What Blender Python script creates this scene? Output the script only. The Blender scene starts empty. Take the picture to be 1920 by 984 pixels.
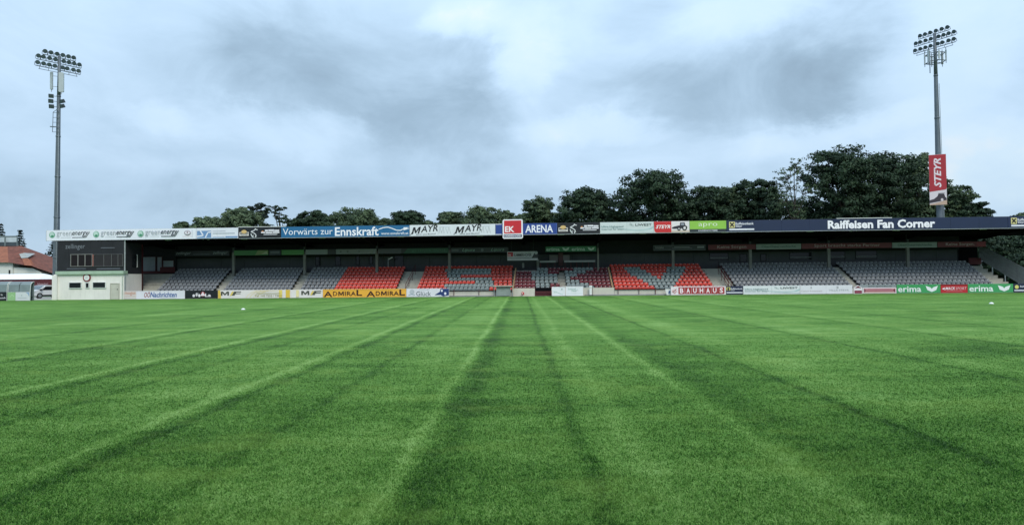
import bpy, math, random
import numpy as np
from mathutils import Matrix, Vector
R = random.Random(7)
rng = np.random.default_rng(11)
SC = bpy.context.scene
COL = SC.collection

# ---------------------------------------------------------------- camera
F, EYE = 1251.0, 1.82                 # focal length in pixels of the 1920 px photo; eye height
PITCH, ROLL = math.atan(30 / F), -0.0092
CAMR = Matrix.Rotation(math.pi / 2 + PITCH, 3, 'X') @ Matrix.Rotation(ROLL, 3, 'Z')
cam_data = bpy.data.cameras.new('camera')
cam = bpy.data.objects.new('camera', cam_data)
COL.objects.link(cam)
cam.location = (0, 0, EYE)
cam.rotation_euler = CAMR.to_euler()
cam_data.sensor_width = 36.0
cam_data.lens = F / 1920 * 36
cam_data.clip_start = 0.1
cam_data.clip_end = 6000
SC.camera = cam

# ---------------------------------------------------------------- colour management
SC.view_settings.view_transform = 'Standard'
SC.view_settings.look = 'None'
SC.view_settings.gamma = 1
SC.view_settings.exposure = 0.42
SC.view_settings.use_curve_mapping = False

# ---------------------------------------------------------------- node helper
class NT:
    def __init__(s, tree):
        s.t = tree
    def n(s, kind, **kw):
        x = s.t.nodes.new(kind)
        for k, v in kw.items():
            setattr(x, k, v)
        return x
    def put(s, sock, v):
        if isinstance(v, bpy.types.NodeSocket):
            s.t.links.new(v, sock)
        elif v is not None:
            sock.default_value = v
    def m(s, op, a, b=None, c=None, clamp=False):
        x = s.n('ShaderNodeMath', operation=op, use_clamp=clamp)
        s.put(x.inputs[0], a)
        if b is not None: s.put(x.inputs[1], b)
        if c is not None: s.put(x.inputs[2], c)
        return x.outputs[0]
    def noise(s, vec, scale, detail=4, rough=0.55, dist=0.0, out=0):
        x = s.n('ShaderNodeTexNoise')
        if vec is not None: s.put(x.inputs['Vector'], vec)
        x.inputs['Scale'].default_value = scale
        x.inputs['Detail'].default_value = detail
        x.inputs['Roughness'].default_value = rough
        x.inputs['Distortion'].default_value = dist
        return x.outputs[out]
    def xyz(s, a, b, c):
        x = s.n('ShaderNodeCombineXYZ')
        for i, v in enumerate((a, b, c)): s.put(x.inputs[i], v)
        return x.outputs[0]
    def sep(s, v):
        x = s.n('ShaderNodeSeparateXYZ')
        s.put(x.inputs[0], v)
        return x.outputs
    def ramp(s, fac, stops, interp='LINEAR'):
        x = s.n('ShaderNodeValToRGB')
        s.put(x.inputs[0], fac)
        r = x.color_ramp
        r.interpolation = interp
        while len(r.elements) < len(stops): r.elements.new(0.5)
        for e, (p, c) in zip(r.elements, stops):
            e.position = p
            e.color = (c[0], c[1], c[2], 1) if not isinstance(c, (int, float)) else (c, c, c, 1)
        return x.outputs[0]
    def mix(s, fac, a, b, blend='MIX'):
        x = s.n('ShaderNodeMix', data_type='RGBA', blend_type=blend)
        s.put(x.inputs[0], fac)
        for i, v in ((6, a), (7, b)):
            if isinstance(v, (tuple, list)) and len(v) == 3: v = (*v, 1)
            s.put(x.inputs[i], v)
        return x.outputs[2]
    def mrange(s, v, a, b, c=0.0, d=1.0, smooth=True):
        x = s.n('ShaderNodeMapRange', interpolation_type='SMOOTHSTEP' if smooth else 'LINEAR')
        s.put(x.inputs[0], v)
        for i, q in enumerate((a, b, c, d)): x.inputs[i + 1].default_value = q
        return x.outputs[0]

def lin(r, g=None, b=None):
    """sRGB 0..255 (or '#rrggbb') to linear"""
    if isinstance(r, str):
        r, g, b = (int(r[i:i + 2], 16) for i in (1, 3, 5))
    return tuple((c / 255 / 12.92) if c / 255 <= 0.04045 else ((c / 255 + 0.055) / 1.055) ** 2.4 for c in (r, g, b))

# ---------------------------------------------------------------- sky: overcast cloud deck over a Nishita sky
SUN_EL, SUN_AZ = math.radians(44), math.radians(162)     # azimuth clockwise from +Y: behind the camera, to the right
world = bpy.data.worlds.new('World')
SC.world = world
world.use_nodes = True
def build_sky():
    t = world.node_tree
    t.nodes.clear()
    N = NT(t)
    out = N.n('ShaderNodeOutputWorld')
    bg = N.n('ShaderNodeBackground')
    bg.inputs['Strength'].default_value = 0.1
    t.links.new(bg.outputs[0], out.inputs[0])
    sky = N.n('ShaderNodeTexSky', sky_type='NISHITA')
    sky.sun_disc = False
    sky.sun_elevation = SUN_EL
    sky.sun_rotation = SUN_AZ
    sky.air_density, sky.dust_density, sky.ozone_density = 1.0, 1.0, 1.0
    d = N.n('ShaderNodeTexCoord').outputs['Generated']
    x, y, z = N.sep(d)
    az = N.m('ARCTAN2', x, y)
    el = N.m('ARCSINE', N.m('MAXIMUM', N.m('MINIMUM', z, 0.999), -0.999))
    zz = N.m('ADD', N.m('MAXIMUM', z, 0.0), 0.22)
    plane = N.xyz(N.m('DIVIDE', x, zz), N.m('DIVIDE', y, zz), 3.7)
    # wobble the cloud outlines
    wv = N.n('ShaderNodeVectorMath', operation='SUBTRACT')
    dm = N.n('ShaderNodeMapping'); dm.inputs['Scale'].default_value = (1.0, 1.0, 1.7); N.put(dm.inputs[0], d)
    N.put(wv.inputs[0], N.noise(dm.outputs[0], 4.2, 7, 0.62, 0.2, out=1))
    wv.inputs[1].default_value = (0.5, 0.5, 0.5)
    wx, wy, wz = N.sep(wv.outputs[0])
    wa = N.m('MULTIPLY_ADD', wx, 0.21, az)
    we = N.m('MULTIPLY_ADD', wy, 0.125, el)
    big = N.noise(plane, 0.85, 6, 0.60, 0.25)
    fine = N.noise(dm.outputs[0], 5.5, 9, 0.60, 0.7)
    wisp = N.noise(plane, 2.4, 7, 0.62, 0.4)
    t_ = N.m('MULTIPLY_ADD', N.m('SUBTRACT', big, 0.5), 0.26, 0.47)
    t_ = N.m('MULTIPLY_ADD', N.m('SUBTRACT', fine, 0.5), 0.50, t_)
    t_ = N.m('MULTIPLY_ADD', N.m('SUBTRACT', wisp, 0.5), 0.14, t_)
    for (px, py, rx, ry, amp) in SKY_BLOBS:
        a0, e0 = math.atan((px - 960) / F), math.atan((522 - (px - 960) * 0.0092 - py) / F)
        u = N.m('DIVIDE', N.m('SUBTRACT', wa, a0), rx / F)
        v = N.m('DIVIDE', N.m('SUBTRACT', we, e0), ry / F)
        q = N.m('ADD', N.m('MULTIPLY', u, u), N.m('MULTIPLY', v, v))
        g = N.m('EXPONENT', N.m('MULTIPLY', N.m('POWER', q, 1.7), -1.0))
        t_ = N.m('MULTIPLY_ADD', g, amp * (0.82 if amp < 0 else 0.95), t_)
    col = N.ramp(t_, [(0.0, lin(128, 150, 169)), (0.20, lin(148, 173, 194)), (0.40, lin(174, 200, 223)),
                      (0.58, lin(190, 215, 238)), (0.76, lin(203, 225, 242)), (0.94, lin(228, 233, 236))])
    # overcast sky brightens smoothly towards the zenith
    br = N.m('MULTIPLY_ADD', N.m('MAXIMUM', z, 0.0), 0.9, 0.88)
    vm = N.n('ShaderNodeVectorMath', operation='SCALE')
    N.put(vm.inputs[0], col)
    N.put(vm.inputs['Scale'], N.m('MULTIPLY', br, 8.5))
    cover = N.mrange(t_, 0.45, 0.85, 0.96, 0.86)
    N.put(bg.inputs['Color'], N.mix(cover, sky.outputs[0], vm.outputs[0]))
SKY_BLOBS = [
    (640, 50, 200, 80, -0.15), (690, 150, 230, 95, -0.17), (815, 235, 175, 68, -0.26), (520, 150, 110, 100, -0.14), (330, 100, 130, 90, -0.08),
    (100, 395, 320, 60, -0.11), (440, 385, 260, 45, -0.05), (700, 350, 240, 40, -0.10), (880, 130, 90, 70, -0.12),
    (1430, 178, 220, 66, -0.28), (1560, 115, 110, 70, -0.16), (1230, 35, 85, 50, -0.18), (1180, 150, 130, 35, -0.10),
    (1000, 100, 55, 80, 0.34), (890, 25, 70, 35, 0.34), (1110, 238, 150, 24, 0.30), (1380, 40, 120, 40, 0.16),
    (350, 235, 150, 36, 0.16), (570, 255, 110, 34, 0.20), (240, 235, 60, 20, 0.14), (1080, 310, 160, 50, 0.12),
    (1760, 200, 110, 160, 0.18), (1880, 360, 120, 60, 0.26), (1580, 262, 140, 26, 0.22), (60, 170, 140, 80, 0.06),
    (1700, 330, 140, 60, 0.06), (1330, 285, 160, 34, 0.12), (60, 20, 160, 60, 0.08),
]
build_sky()
sun_data = bpy.data.lights.new('sun', 'SUN')
sun = bpy.data.objects.new('sun', sun_data)
COL.objects.link(sun)
sun_data.energy = 1.5
sun_data.angle = math.radians(22)
sun_data.color = (1.0, 0.93, 0.82)
sd = Vector((math.sin(SUN_AZ) * math.cos(SUN_EL), math.cos(SUN_AZ) * math.cos(SUN_EL), math.sin(SUN_EL)))
sun.rotation_euler = sd.to_track_quat('Z', 'Y').to_euler()
sun.location = (0, -20, 60)

# ---------------------------------------------------------------- geometry of the place
TH = math.atan(0.063)                 # the stand is turned 3.6 degrees to the camera's axis
O = Vector((0, 68, 0))
EX, EY = Vector((math.cos(TH), -math.sin(TH), 0)), Vector((math.sin(TH), math.cos(TH), 0))
EYEP = Vector((0, 0, EYE))
def ray(px, py):
    return CAMR @ Vector(((px - 960) / F, -(py - 492) / F, -1))
def P(px, py, y):
    """photo pixel -> (x, z) in the stand's frame on the plane y metres behind the boards"""
    d = ray(px, py)
    p = EYEP + d * ((y - (EYEP - O).dot(EY)) / d.dot(EY)) - O
    return p.dot(EX), p.z
def PX(px, y, py=500):
    return P(px, py, y)[0]
def S(x, y, z=0.0):
    return O + EX * x + EY * y + Vector((0, 0, z))
def W(px, py, Y):
    """photo pixel -> world point at distance Y along the view"""
    d = ray(px, py)
    return EYEP + d * (Y / d.y)

# ---------------------------------------------------------------- materials
_M = {}
def mat(key, rgb=None, rough=0.6, metal=0.0, var=0.08, scale=2.0, bump=0.0, bscale=20.0, spec=0.5, dirt=0.0):
    if key in _M: return _M[key]
    m = bpy.data.materials.new(key)
    m.use_nodes = True
    t = m.node_tree
    N = NT(t)
    b = t.nodes['Principled BSDF']
    b.inputs['Roughness'].default_value = rough
    b.inputs['Metallic'].default_value = metal
    b.inputs['Specular IOR Level'].default_value = spec
    pos = N.n('ShaderNodeNewGeometry').outputs['Position']
    c = rgb
    nz = N.noise(pos, scale, 5, 0.6)
    lo = tuple(v * (1 - var * 1.6) for v in c)
    hi = tuple(min(1, v * (1 + var * 1.2)) for v in c)
    colr = N.ramp(nz, [(0.25, lo), (0.75, hi)])
    if dirt:
        st = N.n('ShaderNodeMapping')
        st.inputs['Scale'].default_value = (3.0, 3.0, 0.35)
        N.put(st.inputs[0], pos)
        k = N.mrange(N.noise(st.outputs[0], 1.6, 6, 0.65), 0.48, 0.75, 0, dirt)
        colr = N.mix(k, colr, tuple(v * 0.45 for v in c))
    N.put(b.inputs['Base Color'], colr)
    if bump:
        bp = N.n('ShaderNodeBump')
        bp.inputs['Strength'].default_value = bump
        bp.inputs['Distance'].default_value = 0.02
        N.put(bp.inputs['Height'], N.noise(pos, bscale, 4, 0.6))
        N.put(b.inputs['Normal'], bp.outputs[0])
    _M[key] = m
    return m
def glass(key, rgb, rough=0.08):
    if key in _M: return _M[key]
    m = mat(key, rgb, rough, 0.0, 0.15, 0.8, spec=0.22)
    return m
def inkm(hexc):
    c = lin(hexc)
    return mat('print_' + hexc[1:], (c[0], c[1] * (0.93 if min(c) > 0.4 else 0.96), c[2]), 0.45, 0, 0.04, 0.9, dirt=0.10)

# ---------------------------------------------------------------- mesh helper
class MB:
    def __init__(s):
        s.v, s.f, s.m = [], [], []
    def face(s, pts, mi=0):
        k = len(s.v)
        s.v += [tuple(p) for p in pts]
        s.f.append(tuple(range(k, k + len(pts))))
        s.m.append(mi)
    def box(s, x0, x1, y0, y1, z0, z1, mi=0):
        k = len(s.v)
        s.v += [(x0, y0, z0), (x1, y0, z0), (x1, y1, z0), (x0, y1, z0), (x0, y0, z1), (x1, y0, z1), (x1, y1, z1), (x0, y1, z1)]
        for q in ((0, 3, 2, 1), (4, 5, 6, 7), (0, 1, 5, 4), (1, 2, 6, 5), (2, 3, 7, 6), (3, 0, 4, 7)):
            s.f.append(tuple(k + i for i in q)); s.m.append(mi)
        return s
    def prism(s, poly, y0, y1, mi=0, axis='y'):
        """polygon in the xz plane (axis y) or yz plane (axis x), swept from y0 to y1"""
        k, n = len(s.v), len(poly)
        for yy in (y0, y1):
            for a, b in poly:
                s.v.append((a, yy, b) if axis == 'y' else (yy, a, b) if axis == 'x' else (a, b, yy))
        s.f.append(tuple(k + i for i in range(n))); s.m.append(mi)
        s.f.append(tuple(k + n + i for i in reversed(range(n)))); s.m.append(mi)
        for i in range(n):
            j = (i + 1) % n
            s.f.append((k + i, k + n + i, k + n + j, k + j)); s.m.append(mi)
        return s
    def tube(s, p, q, r, r2=None, n=6, mi=0, cap=True):
        p, q = Vector(p), Vector(q)
        r2 = r if r2 is None else r2
        d = (q - p).normalized()
        a = d.cross(Vector((0, 0, 1)) if abs(d.z) < 0.9 else Vector((1, 0, 0))).normalized()
        b = d.cross(a)
        k = len(s.v)
        for c, rr in ((p, r), (q, r2)):
            for i in range(n):
                t = 2 * math.pi * i / n
                s.v.append(tuple(c + a * (math.cos(t) * rr) + b * (math.sin(t) * rr)))
        for i in range(n):
            j = (i + 1) % n
            s.f.append((k + i, k + j, k + n + j, k + n + i)); s.m.append(mi)
        if cap:
            s.f.append(tuple(k + i for i in reversed(range(n)))); s.m.append(mi)
            s.f.append(tuple(k + n + i for i in range(n))); s.m.append(mi)
        return s
    def path(s, pts, r, n=6, mi=0):
        for a, b in zip(pts, pts[1:]): s.tube(a, b, r, n=n, mi=mi)
        return s
    def mesh(s, name, mats, smooth=False):
        me = bpy.data.meshes.new(name)
        me.from_pydata(s.v, [], s.f)
        for m in (mats if isinstance(mats, (list, tuple)) else [mats]): me.materials.append(m)
        if s.m: me.polygons.foreach_set('material_index', s.m)
        if smooth: me.polygons.foreach_set('use_smooth', [True] * len(me.polygons))
        me.update()
        import bmesh
        bm = bmesh.new(); bm.from_mesh(me)
        bmesh.ops.recalc_face_normals(bm, faces=bm.faces)
        bm.to_mesh(me); bm.free()
        return me
    def build(s, name, mats, parent=None, smooth=False, loc=None):
        return obj(name, s.mesh(name, mats, smooth), parent, loc)

def obj(name, me, parent=None, loc=None):
    o = bpy.data.objects.new(name, me)
    COL.objects.link(o)
    if parent is not None: o.parent = parent
    if loc is not None: o.location = loc
    return o
def tag(o, label, cat, group=None):
    o['label'], o['category'] = label, cat
    if group: o['group'] = group
    return o
def thing(name, label, cat, loc=(0, 0, 0), rz=0.0, group=None):
    o = bpy.data.objects.new(name, None)
    COL.objects.link(o)
    o.empty_display_size = 0.3
    o.location, o.rotation_euler = loc, (0, 0, rz)
    return tag(o, label, cat, group)
def copy_tree(o, parent=None):
    c = o.copy(); COL.objects.link(c)
    if parent is not None: c.parent = parent
    for ch in list(o.children): copy_tree(ch, c)
    return c

# ---------------------------------------------------------------- lettering and flat print
def text_mesh_data(s, bold=0.0, shear=0.0):
    cu = bpy.data.curves.new('lettering_outline', 'FONT')
    cu.body = s
    cu.resolution_u = 2
    cu.offset = bold * 0.55
    cu.shear = shear
    cu.fill_mode = 'FRONT'
    o = bpy.data.objects.new('lettering_outline', cu)
    me = bpy.data.meshes.new_from_object(o)
    v = np.zeros(len(me.vertices) * 3); me.vertices.foreach_get('co', v)
    v = v.reshape(-1, 3)[:, :2]
    f = [tuple(p.vertices) for p in me.polygons]
    bpy.data.objects.remove(o); bpy.data.curves.remove(cu); bpy.data.meshes.remove(me)
    v = v - v.min(0)
    return v / np.maximum(v.max(0), 1e-6), f

def letters(vv, ff):
    """split the outline mesh of a short word into its letters"""
    par = list(range(len(vv)))
    def find(a):
        while par[a] != a: a = par[a]
        return a
    for q in ff:
        for j in q[1:]: par[find(j)] = find(q[0])
    isl = {}
    for j in range(len(vv)): isl.setdefault(find(j), []).append(j)
    out = []
    for ids in sorted(isl.values(), key=lambda ids: min(vv[j][0] for j in ids)):
        x0, x1 = min(vv[j][0] for j in ids), max(vv[j][0] for j in ids)
        if out and x0 < out[-1][1] - 0.6 * min(x1 - x0, out[-1][1] - out[-1][0]): out[-1] = [out[-1][0], max(x1, out[-1][1]), out[-1][2] + ids]
        else: out.append([x0, x1, list(ids)])
    res = []
    for _, _, ids in out:
        S_ = set(ids); res.append((ids, [q for q in ff if q[0] in S_]))
    return res

def prints(root, w, h, els, y=-0.035, prefix=''):
    """flat print on a panel w x h metres whose lower left corner is (-w/2, 0); each layer lies 3 mm proud of the last"""
    groups = {}
    for i, e in enumerate(els):
        yy = y - 0.003 * (i + 1)
        kind = e[0]
        if kind == 't':
            _, s, u0, u1, v0, v1, c = e[:7]
            o = e[7] if len(e) > 7 else {}
            vv, ff = text_mesh_data(s, o.get('bold', 0.0), o.get('shear', 0.0))
            if o.get('up'):                       # reads upwards
                pts = [(-w / 2 + (u0 + (u1 - u0) * (1 - b)) * w, (v0 + (v1 - v0) * a) * h) for a, b in vv]
            else:
                pts = [(-w / 2 + (u0 + (u1 - u0) * a) * w, (v0 + (v1 - v0) * b + o.get('rise', 0) * a) * h) for a, b in vv]
            for li, (ids, fs) in enumerate(letters(vv, ff) if len(s) <= 5 else [(range(len(pts)), ff)]):
                g = groups.setdefault(('lettering', c, i, li), MB())
                back = {j: n for n, j in enumerate(ids)}
                g.v += [(pts[j][0], yy, pts[j][1]) for j in ids]
                for q in fs:
                    g.f.append(tuple(back[j] for j in q)); g.m.append(0)
            continue
        g = groups.setdefault(('emblem', e[-1]), MB())
        if kind == 'r':
            _, u0, u1, v0, v1, c = e
            g.face([(-w / 2 + u * w, yy, v * h) for u, v in ((u0, v0), (u1, v0), (u1, v1), (u0, v1))])
        elif kind == 'M':
            _, u0, u1, v0, v1, sh, rise, c = e
            for q in (((0, 0), (0, 1), (.2, 1), (.2, 0)), ((.8, 0), (.8, 1), (1, 1), (1, 0)), ((.2, 1), (.2, .66), (.43, .1), (.5, .1), (.5, .42), (.26, 1)), ((.8, 1), (.74, 1), (.5, .42), (.5, .1), (.57, .1), (.8, .66))):
                g.face([(-w / 2 + (u0 + (u1 - u0) * a) * w + sh * b * (v1 - v0) * h, yy, (v0 + (v1 - v0) * b + rise * a) * h) for a, b in q])
        elif kind == 'e':
            _, u, v, rx, ry, c = e
            g.face([(-w / 2 + u * w + rx * h * math.cos(a), yy, v * h + ry * h * math.sin(a))
                    for a in [2 * math.pi * j / 24 for j in range(24)]])
        elif kind == 'p':
            g.face([(-w / 2 + u * w, yy, v * h) for u, v in e[1]])
        elif kind == 'l':
            _, pts, wd, c = e
            q = [(-w / 2 + u * w, v * h) for u, v in pts]
            for (a, b), (a2, b2) in zip(q, q[1:]):
                L = math.hypot(a2 - a, b2 - b) or 1
                nx, nz = -(b2 - b) / L * wd * h / 2, (a2 - a) / L * wd * h / 2
                g.face([(a - nx, yy, b - nz), (a2 - nx, yy, b2 - nz), (a2 + nx, yy, b2 + nz), (a + nx, yy, b + nz)])
    for (nm, c, *_), g in groups.items():
        me = bpy.data.meshes.new(nm)
        me.from_pydata(g.v, [], g.f)
        me.materials.append(inkm(c))
        obj(nm, me, root)

def sign(name, label, x0, x1, z0, z1, y, bg, els, cat='advertising board', group=None, thick=0.06, edge=None, posts=False):
    """a panel in the stand's frame between x0..x1, z0..z1, its face y metres behind the line of boards"""
    w, h = x1 - x0, z1 - z0
    r = thing(name, label, cat, S((x0 + x1) / 2, y, z0), -TH, group)
    ns = max(1, round(w / 2.6))
    for k in range(ns):
        a, c = -w / 2 + w * k / ns, -w / 2 + w * (k + 1) / ns
        jy = R.uniform(0, 0.006)
        MB().box(a + 0.006, c - 0.006, -0.03 + jy, -0.03 + thick + jy, 0, h).build('panel', inkm(bg), r)
    if edge:
        e = MB(); t = 0.035
        e.box(-w / 2, w / 2, -0.045, -0.03, 0, t); e.box(-w / 2, w / 2, -0.045, -0.03, h - t, h)
        e.box(-w / 2, -w / 2 + t, -0.045, -0.03, t, h - t); e.box(w / 2 - t, w / 2, -0.045, -0.03, t, h - t)
        e.build('frame', inkm(edge), r)
    if posts:
        n = max(2, int(w / 1.8) + 1)
        for i in range(n):
            xx = -w / 2 + 0.12 + (w - 0.24) * i / (n - 1)
            MB().box(xx - 0.025, xx + 0.025, -0.03 + thick, 0.02 + thick, -z0, h * 0.9).tube((xx, 0.05, h * 0.8), (xx, 0.42, 0.02 - z0), 0.018).build('post', STEEL, r)
    prints(r, w, h, els)
    return r
STEEL = mat('galvanised_steel', (0.38, 0.41, 0.43), 0.45, 0.6, 0.12, 4)
DARKSTEEL = mat('dark_steel', (0.05, 0.055, 0.06), 0.5, 0.3, 0.15, 4)
# ================================================================ THE SETTING: ground and pitch
VPA = math.atan((975 - 960) / F)       # the mower ran almost along the view
def turf_colour(N, blade=False):
    pos = N.n('ShaderNodeNewGeometry').outputs['Position']
    x, y, z = N.sep(pos)
    ca, sa = math.cos(VPA), math.sin(VPA)
    u = N.m('SUBTRACT', N.m('MULTIPLY', x, ca), N.m('MULTIPLY', y, sa))
    v = N.m('ADD', N.m('MULTIPLY', x, sa), N.m('MULTIPLY', y, ca))
    p2 = N.xyz(u, v, 0.0)
    wob = N.m('SUBTRACT', N.noise(p2, 0.35, 3, 0.5), 0.5)
    uw = N.m('MULTIPLY_ADD', wob, 0.30, u)
    uw = N.m('MULTIPLY_ADD', N.m('SUBTRACT', N.noise(p2, 2.2, 5, 0.7), 0.5), 0.30, uw)
    uw = N.m('MULTIPLY_ADD', N.m('SUBTRACT', N.noise(p2, 16.0, 2, 0.6), 0.5), 0.20, uw)
    mp = N.n('ShaderNodeMapping'); mp.inputs['Scale'].default_value = (1.0, 0.35, 1.0); N.put(mp.inputs[0], p2)
    brk = N.noise(mp.outputs[0], 0.5, 5, 0.65)                      # wheel and roller marks come and go
    lines = None
    for (u0, w, amp) in TURF_LINES:
        q = N.m('DIVIDE', N.m('SUBTRACT', uw, u0), w * 0.7)
        g = N.m('MULTIPLY', N.m('EXPONENT', N.m('MULTIPLY', N.m('MULTIPLY', q, q), -1.0)), amp)
        lines = g if lines is None else N.m('ADD', lines, g)
    lines = N.m('MULTIPLY', lines, N.mrange(brk, 0.32, 0.62, 0.55, 1.25))
    cross = N.n('ShaderNodeMapping'); cross.inputs['Scale'].default_value = (0.35, 1.0, 1.0); N.put(cross.inputs[0], p2)
    patch = N.m('SUBTRACT', N.noise(p2, 0.22, 6, 0.62), 0.5)
    streak = N.m('SUBTRACT', N.noise(cross.outputs[0], 0.9, 6, 0.66), 0.5)
    mott = N.m('SUBTRACT', N.noise(p2, 5.0, 6, 0.8), 0.5)
    grain = N.m('SUBTRACT', N.noise(p2, 38.0, 4, 0.75), 0.5)
    t = lines
    for (u0, du) in TURF_STEPS:
        t = N.m('ADD', t, N.m('MULTIPLY', N.mrange(uw, u0 - 0.10, u0 + 0.10), du))
    t = N.m('MULTIPLY_ADD', patch, 0.80, t)
    t = N.m('MULTIPLY_ADD', streak, 1.0, t)
    t = N.m('MULTIPLY_ADD', mott, 1.25, t)
    t = N.m('MULTIPLY_ADD', N.m('SUBTRACT', N.noise(p2, 13.0, 3, 0.7), 0.5), 0.55, t)
    t = N.m('MULTIPLY_ADD', N.m('SUBTRACT', N.noise(p2, 75.0, 3, 0.8), 0.5), 1.5, t)
    t = N.m('MULTIPLY_ADD', N.m('SUBTRACT', N.noise(N.xyz(0.0, v, 2.0), 0.22, 3, 0.6), 0.5), 0.35, t)
    t = N.m('MULTIPLY_ADD', grain, 1.1, t)
    if blade:
        tone = N.n('ShaderNodeAttribute', attribute_name='tone')
        t = N.m('MULTIPLY_ADD', N.m('SUBTRACT', tone.outputs['Fac'], 0.40), 1.45, t)
    t = N.m('ADD', t, 0.5)
    c = N.ramp(t, [(0.0, (0.012, 0.053, 0.008)), (0.3, (0.040, 0.126, 0.016)), (0.5, (0.076, 0.200, 0.027)),
                   (0.7, (0.130, 0.268, 0.050)), (1.0, (0.25, 0.40, 0.12))])
    yel = N.mrange(N.m('ADD', N.noise(p2, 0.5, 5, 0.65), N.m('MULTIPLY', N.m('SUBTRACT', N.noise(cross.outputs[0], 1.3, 4, 0.6), 0.5), 0.6)), 0.50, 0.70, 0.0, 0.9)
    c = N.mix(yel, c, N.mix(0.5, c, (0.18, 0.30, 0.06)))
    blu = N.mrange(N.noise(p2, 0.3, 4, 0.6), 0.55, 0.8, 0.0, 0.6)
    c = N.mix(blu, c, N.mix(0.35, c, (0.06, 0.19, 0.06)))
    return c, p2
TURF_STEPS = [(-20.0, 0.054), (-16.2, -0.065), (-13.9, 0.065), (-12.1, -0.065), (-10.3, 0.065), (-8.25, -0.071), (-6.7, 0.065), (-4.5, -0.081), (-2.92, 0.086), (-1.05, -0.097), (0.66, 0.081), (2.85, -0.065), (4.54, 0.081), (6.9, -0.065), (8.55, 0.076), (11.0, -0.065), (12.6, 0.071), (15.0, -0.065), (16.5, 0.065), (20.6, -0.054)]
TURF_LINES = [(-1.20, 0.13, 0.30), (-0.82, 0.32, -0.24), (-0.15, 0.45, 0.03), (0.66, 0.13, -0.30), (1.20, 0.22, 0.15), (2.60, 0.16, 0.24), (3.1, 0.5, -0.12),
              (4.54, 0.12, -0.32), (5.4, 0.7, 0.14), (8.55, 0.16, -0.28), (9.3, 0.5, 0.12), (12.6, 0.2, -0.24), (13.2, 0.4, 0.1), (16.5, 0.25, -0.2), (20.6, 0.3, -0.16),
              (-1.9, 0.55, 0.09), (-2.92, 0.16, -0.20), (-4.73, 0.16, 0.32), (-4.32, 0.16, -0.26), (-5.6, 0.6, 0.07), (-6.7, 0.16, -0.18), (-8.5, 0.18, 0.28), (-8.0, 0.2, -0.24),
              (-12.4, 0.22, 0.22), (-11.9, 0.25, -0.22), (-16.3, 0.3, -0.2), (-20.2, 0.35, 0.18), (-24.5, 0.4, -0.16), (24.8, 0.4, 0.14)]
def turf_material():
    m = bpy.data.materials.new('mown_turf'); m.use_nodes = True
    N = NT(m.node_tree); b = m.node_tree.nodes['Principled BSDF']
    c, p2 = turf_colour(N)
    N.put(b.inputs['Base Color'], c)
    b.inputs['Roughness'].default_value = 0.85
    b.inputs['Specular IOR Level'].default_value = 0.08
    b.inputs['Sheen Weight'].default_value = 0.10
    b.inputs['Sheen Roughness'].default_value = 0.5
    b.inputs['Sheen Tint'].default_value = (0.65, 0.85, 0.35, 1)
    bp = N.n('ShaderNodeBump'); bp.inputs['Strength'].default_value = 0.8; bp.inputs['Distance'].default_value = 0.05
    N.put(bp.inputs['Height'], N.m('ADD', N.noise(p2, 30.0, 5, 0.75), N.m('MULTIPLY', N.noise(p2, 5.0, 4, 0.7), 1.2)))
    N.put(b.inputs['Normal'], bp.outputs[0])
    return m
def blade_material():
    m = bpy.data.materials.new('grass_blade'); m.use_nodes = True
    N = NT(m.node_tree); b = m.node_tree.nodes['Principled BSDF']
    c, p2 = turf_colour(N, True)
    N.put(b.inputs['Base Color'], c)
    b.inputs['Roughness'].default_value = 0.7
    b.inputs['Specular IOR Level'].default_value = 0.12
    out = m.node_tree.nodes['Material Output']
    tr = N.n('ShaderNodeBsdfTranslucent'); N.put(tr.inputs[0], c)
    mx = N.n('ShaderNodeMixShader'); mx.inputs[0].default_value = 0.35
    m.node_tree.links.new(b.outputs[0], mx.inputs[1]); m.node_tree.links.new(tr.outputs[0], mx.inputs[2])
    m.node_tree.links.new(mx.outputs[0], out.inputs[0])
    return m

g = MB(); g.face([(-2500, -900, -0.03), (2500, -900, -0.03), (2500, 3500, -0.03), (-2500, 3500, -0.03)])
o = g.build('ground', mat('rough_ground', (0.07, 0.12, 0.045), 0.95, 0, 0.35, 0.15)); o['kind'] = 'structure'
PAVE = mat('pale_concrete_paving', (0.42, 0.41, 0.36), 0.9, 0, 0.14, 1.2, 0.3, 30, dirt=0.25)
def stand_sheet(name, x0, x1, y0, y1, z, m):
    g = MB(); g.face([tuple(S(a, b, z)) for a, b in ((x0, y0), (x1, y0), (x1, y1), (x0, y1))])
    o = g.build(name, m); o['kind'] = 'structure'; return o
stand_sheet('paved_strip', -75, 75, 0.05, 14, -0.008, PAVE)
g = MB()
pl = [tuple(S(a, 0.12, 0.0)) for a in (-90, 90)]
g.face([(-90, -25, 0), (90, -25, 0), pl[1], pl[0]])
pitch_o = g.build('pitch', turf_material()); pitch_o['kind'] = 'structure'

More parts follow.
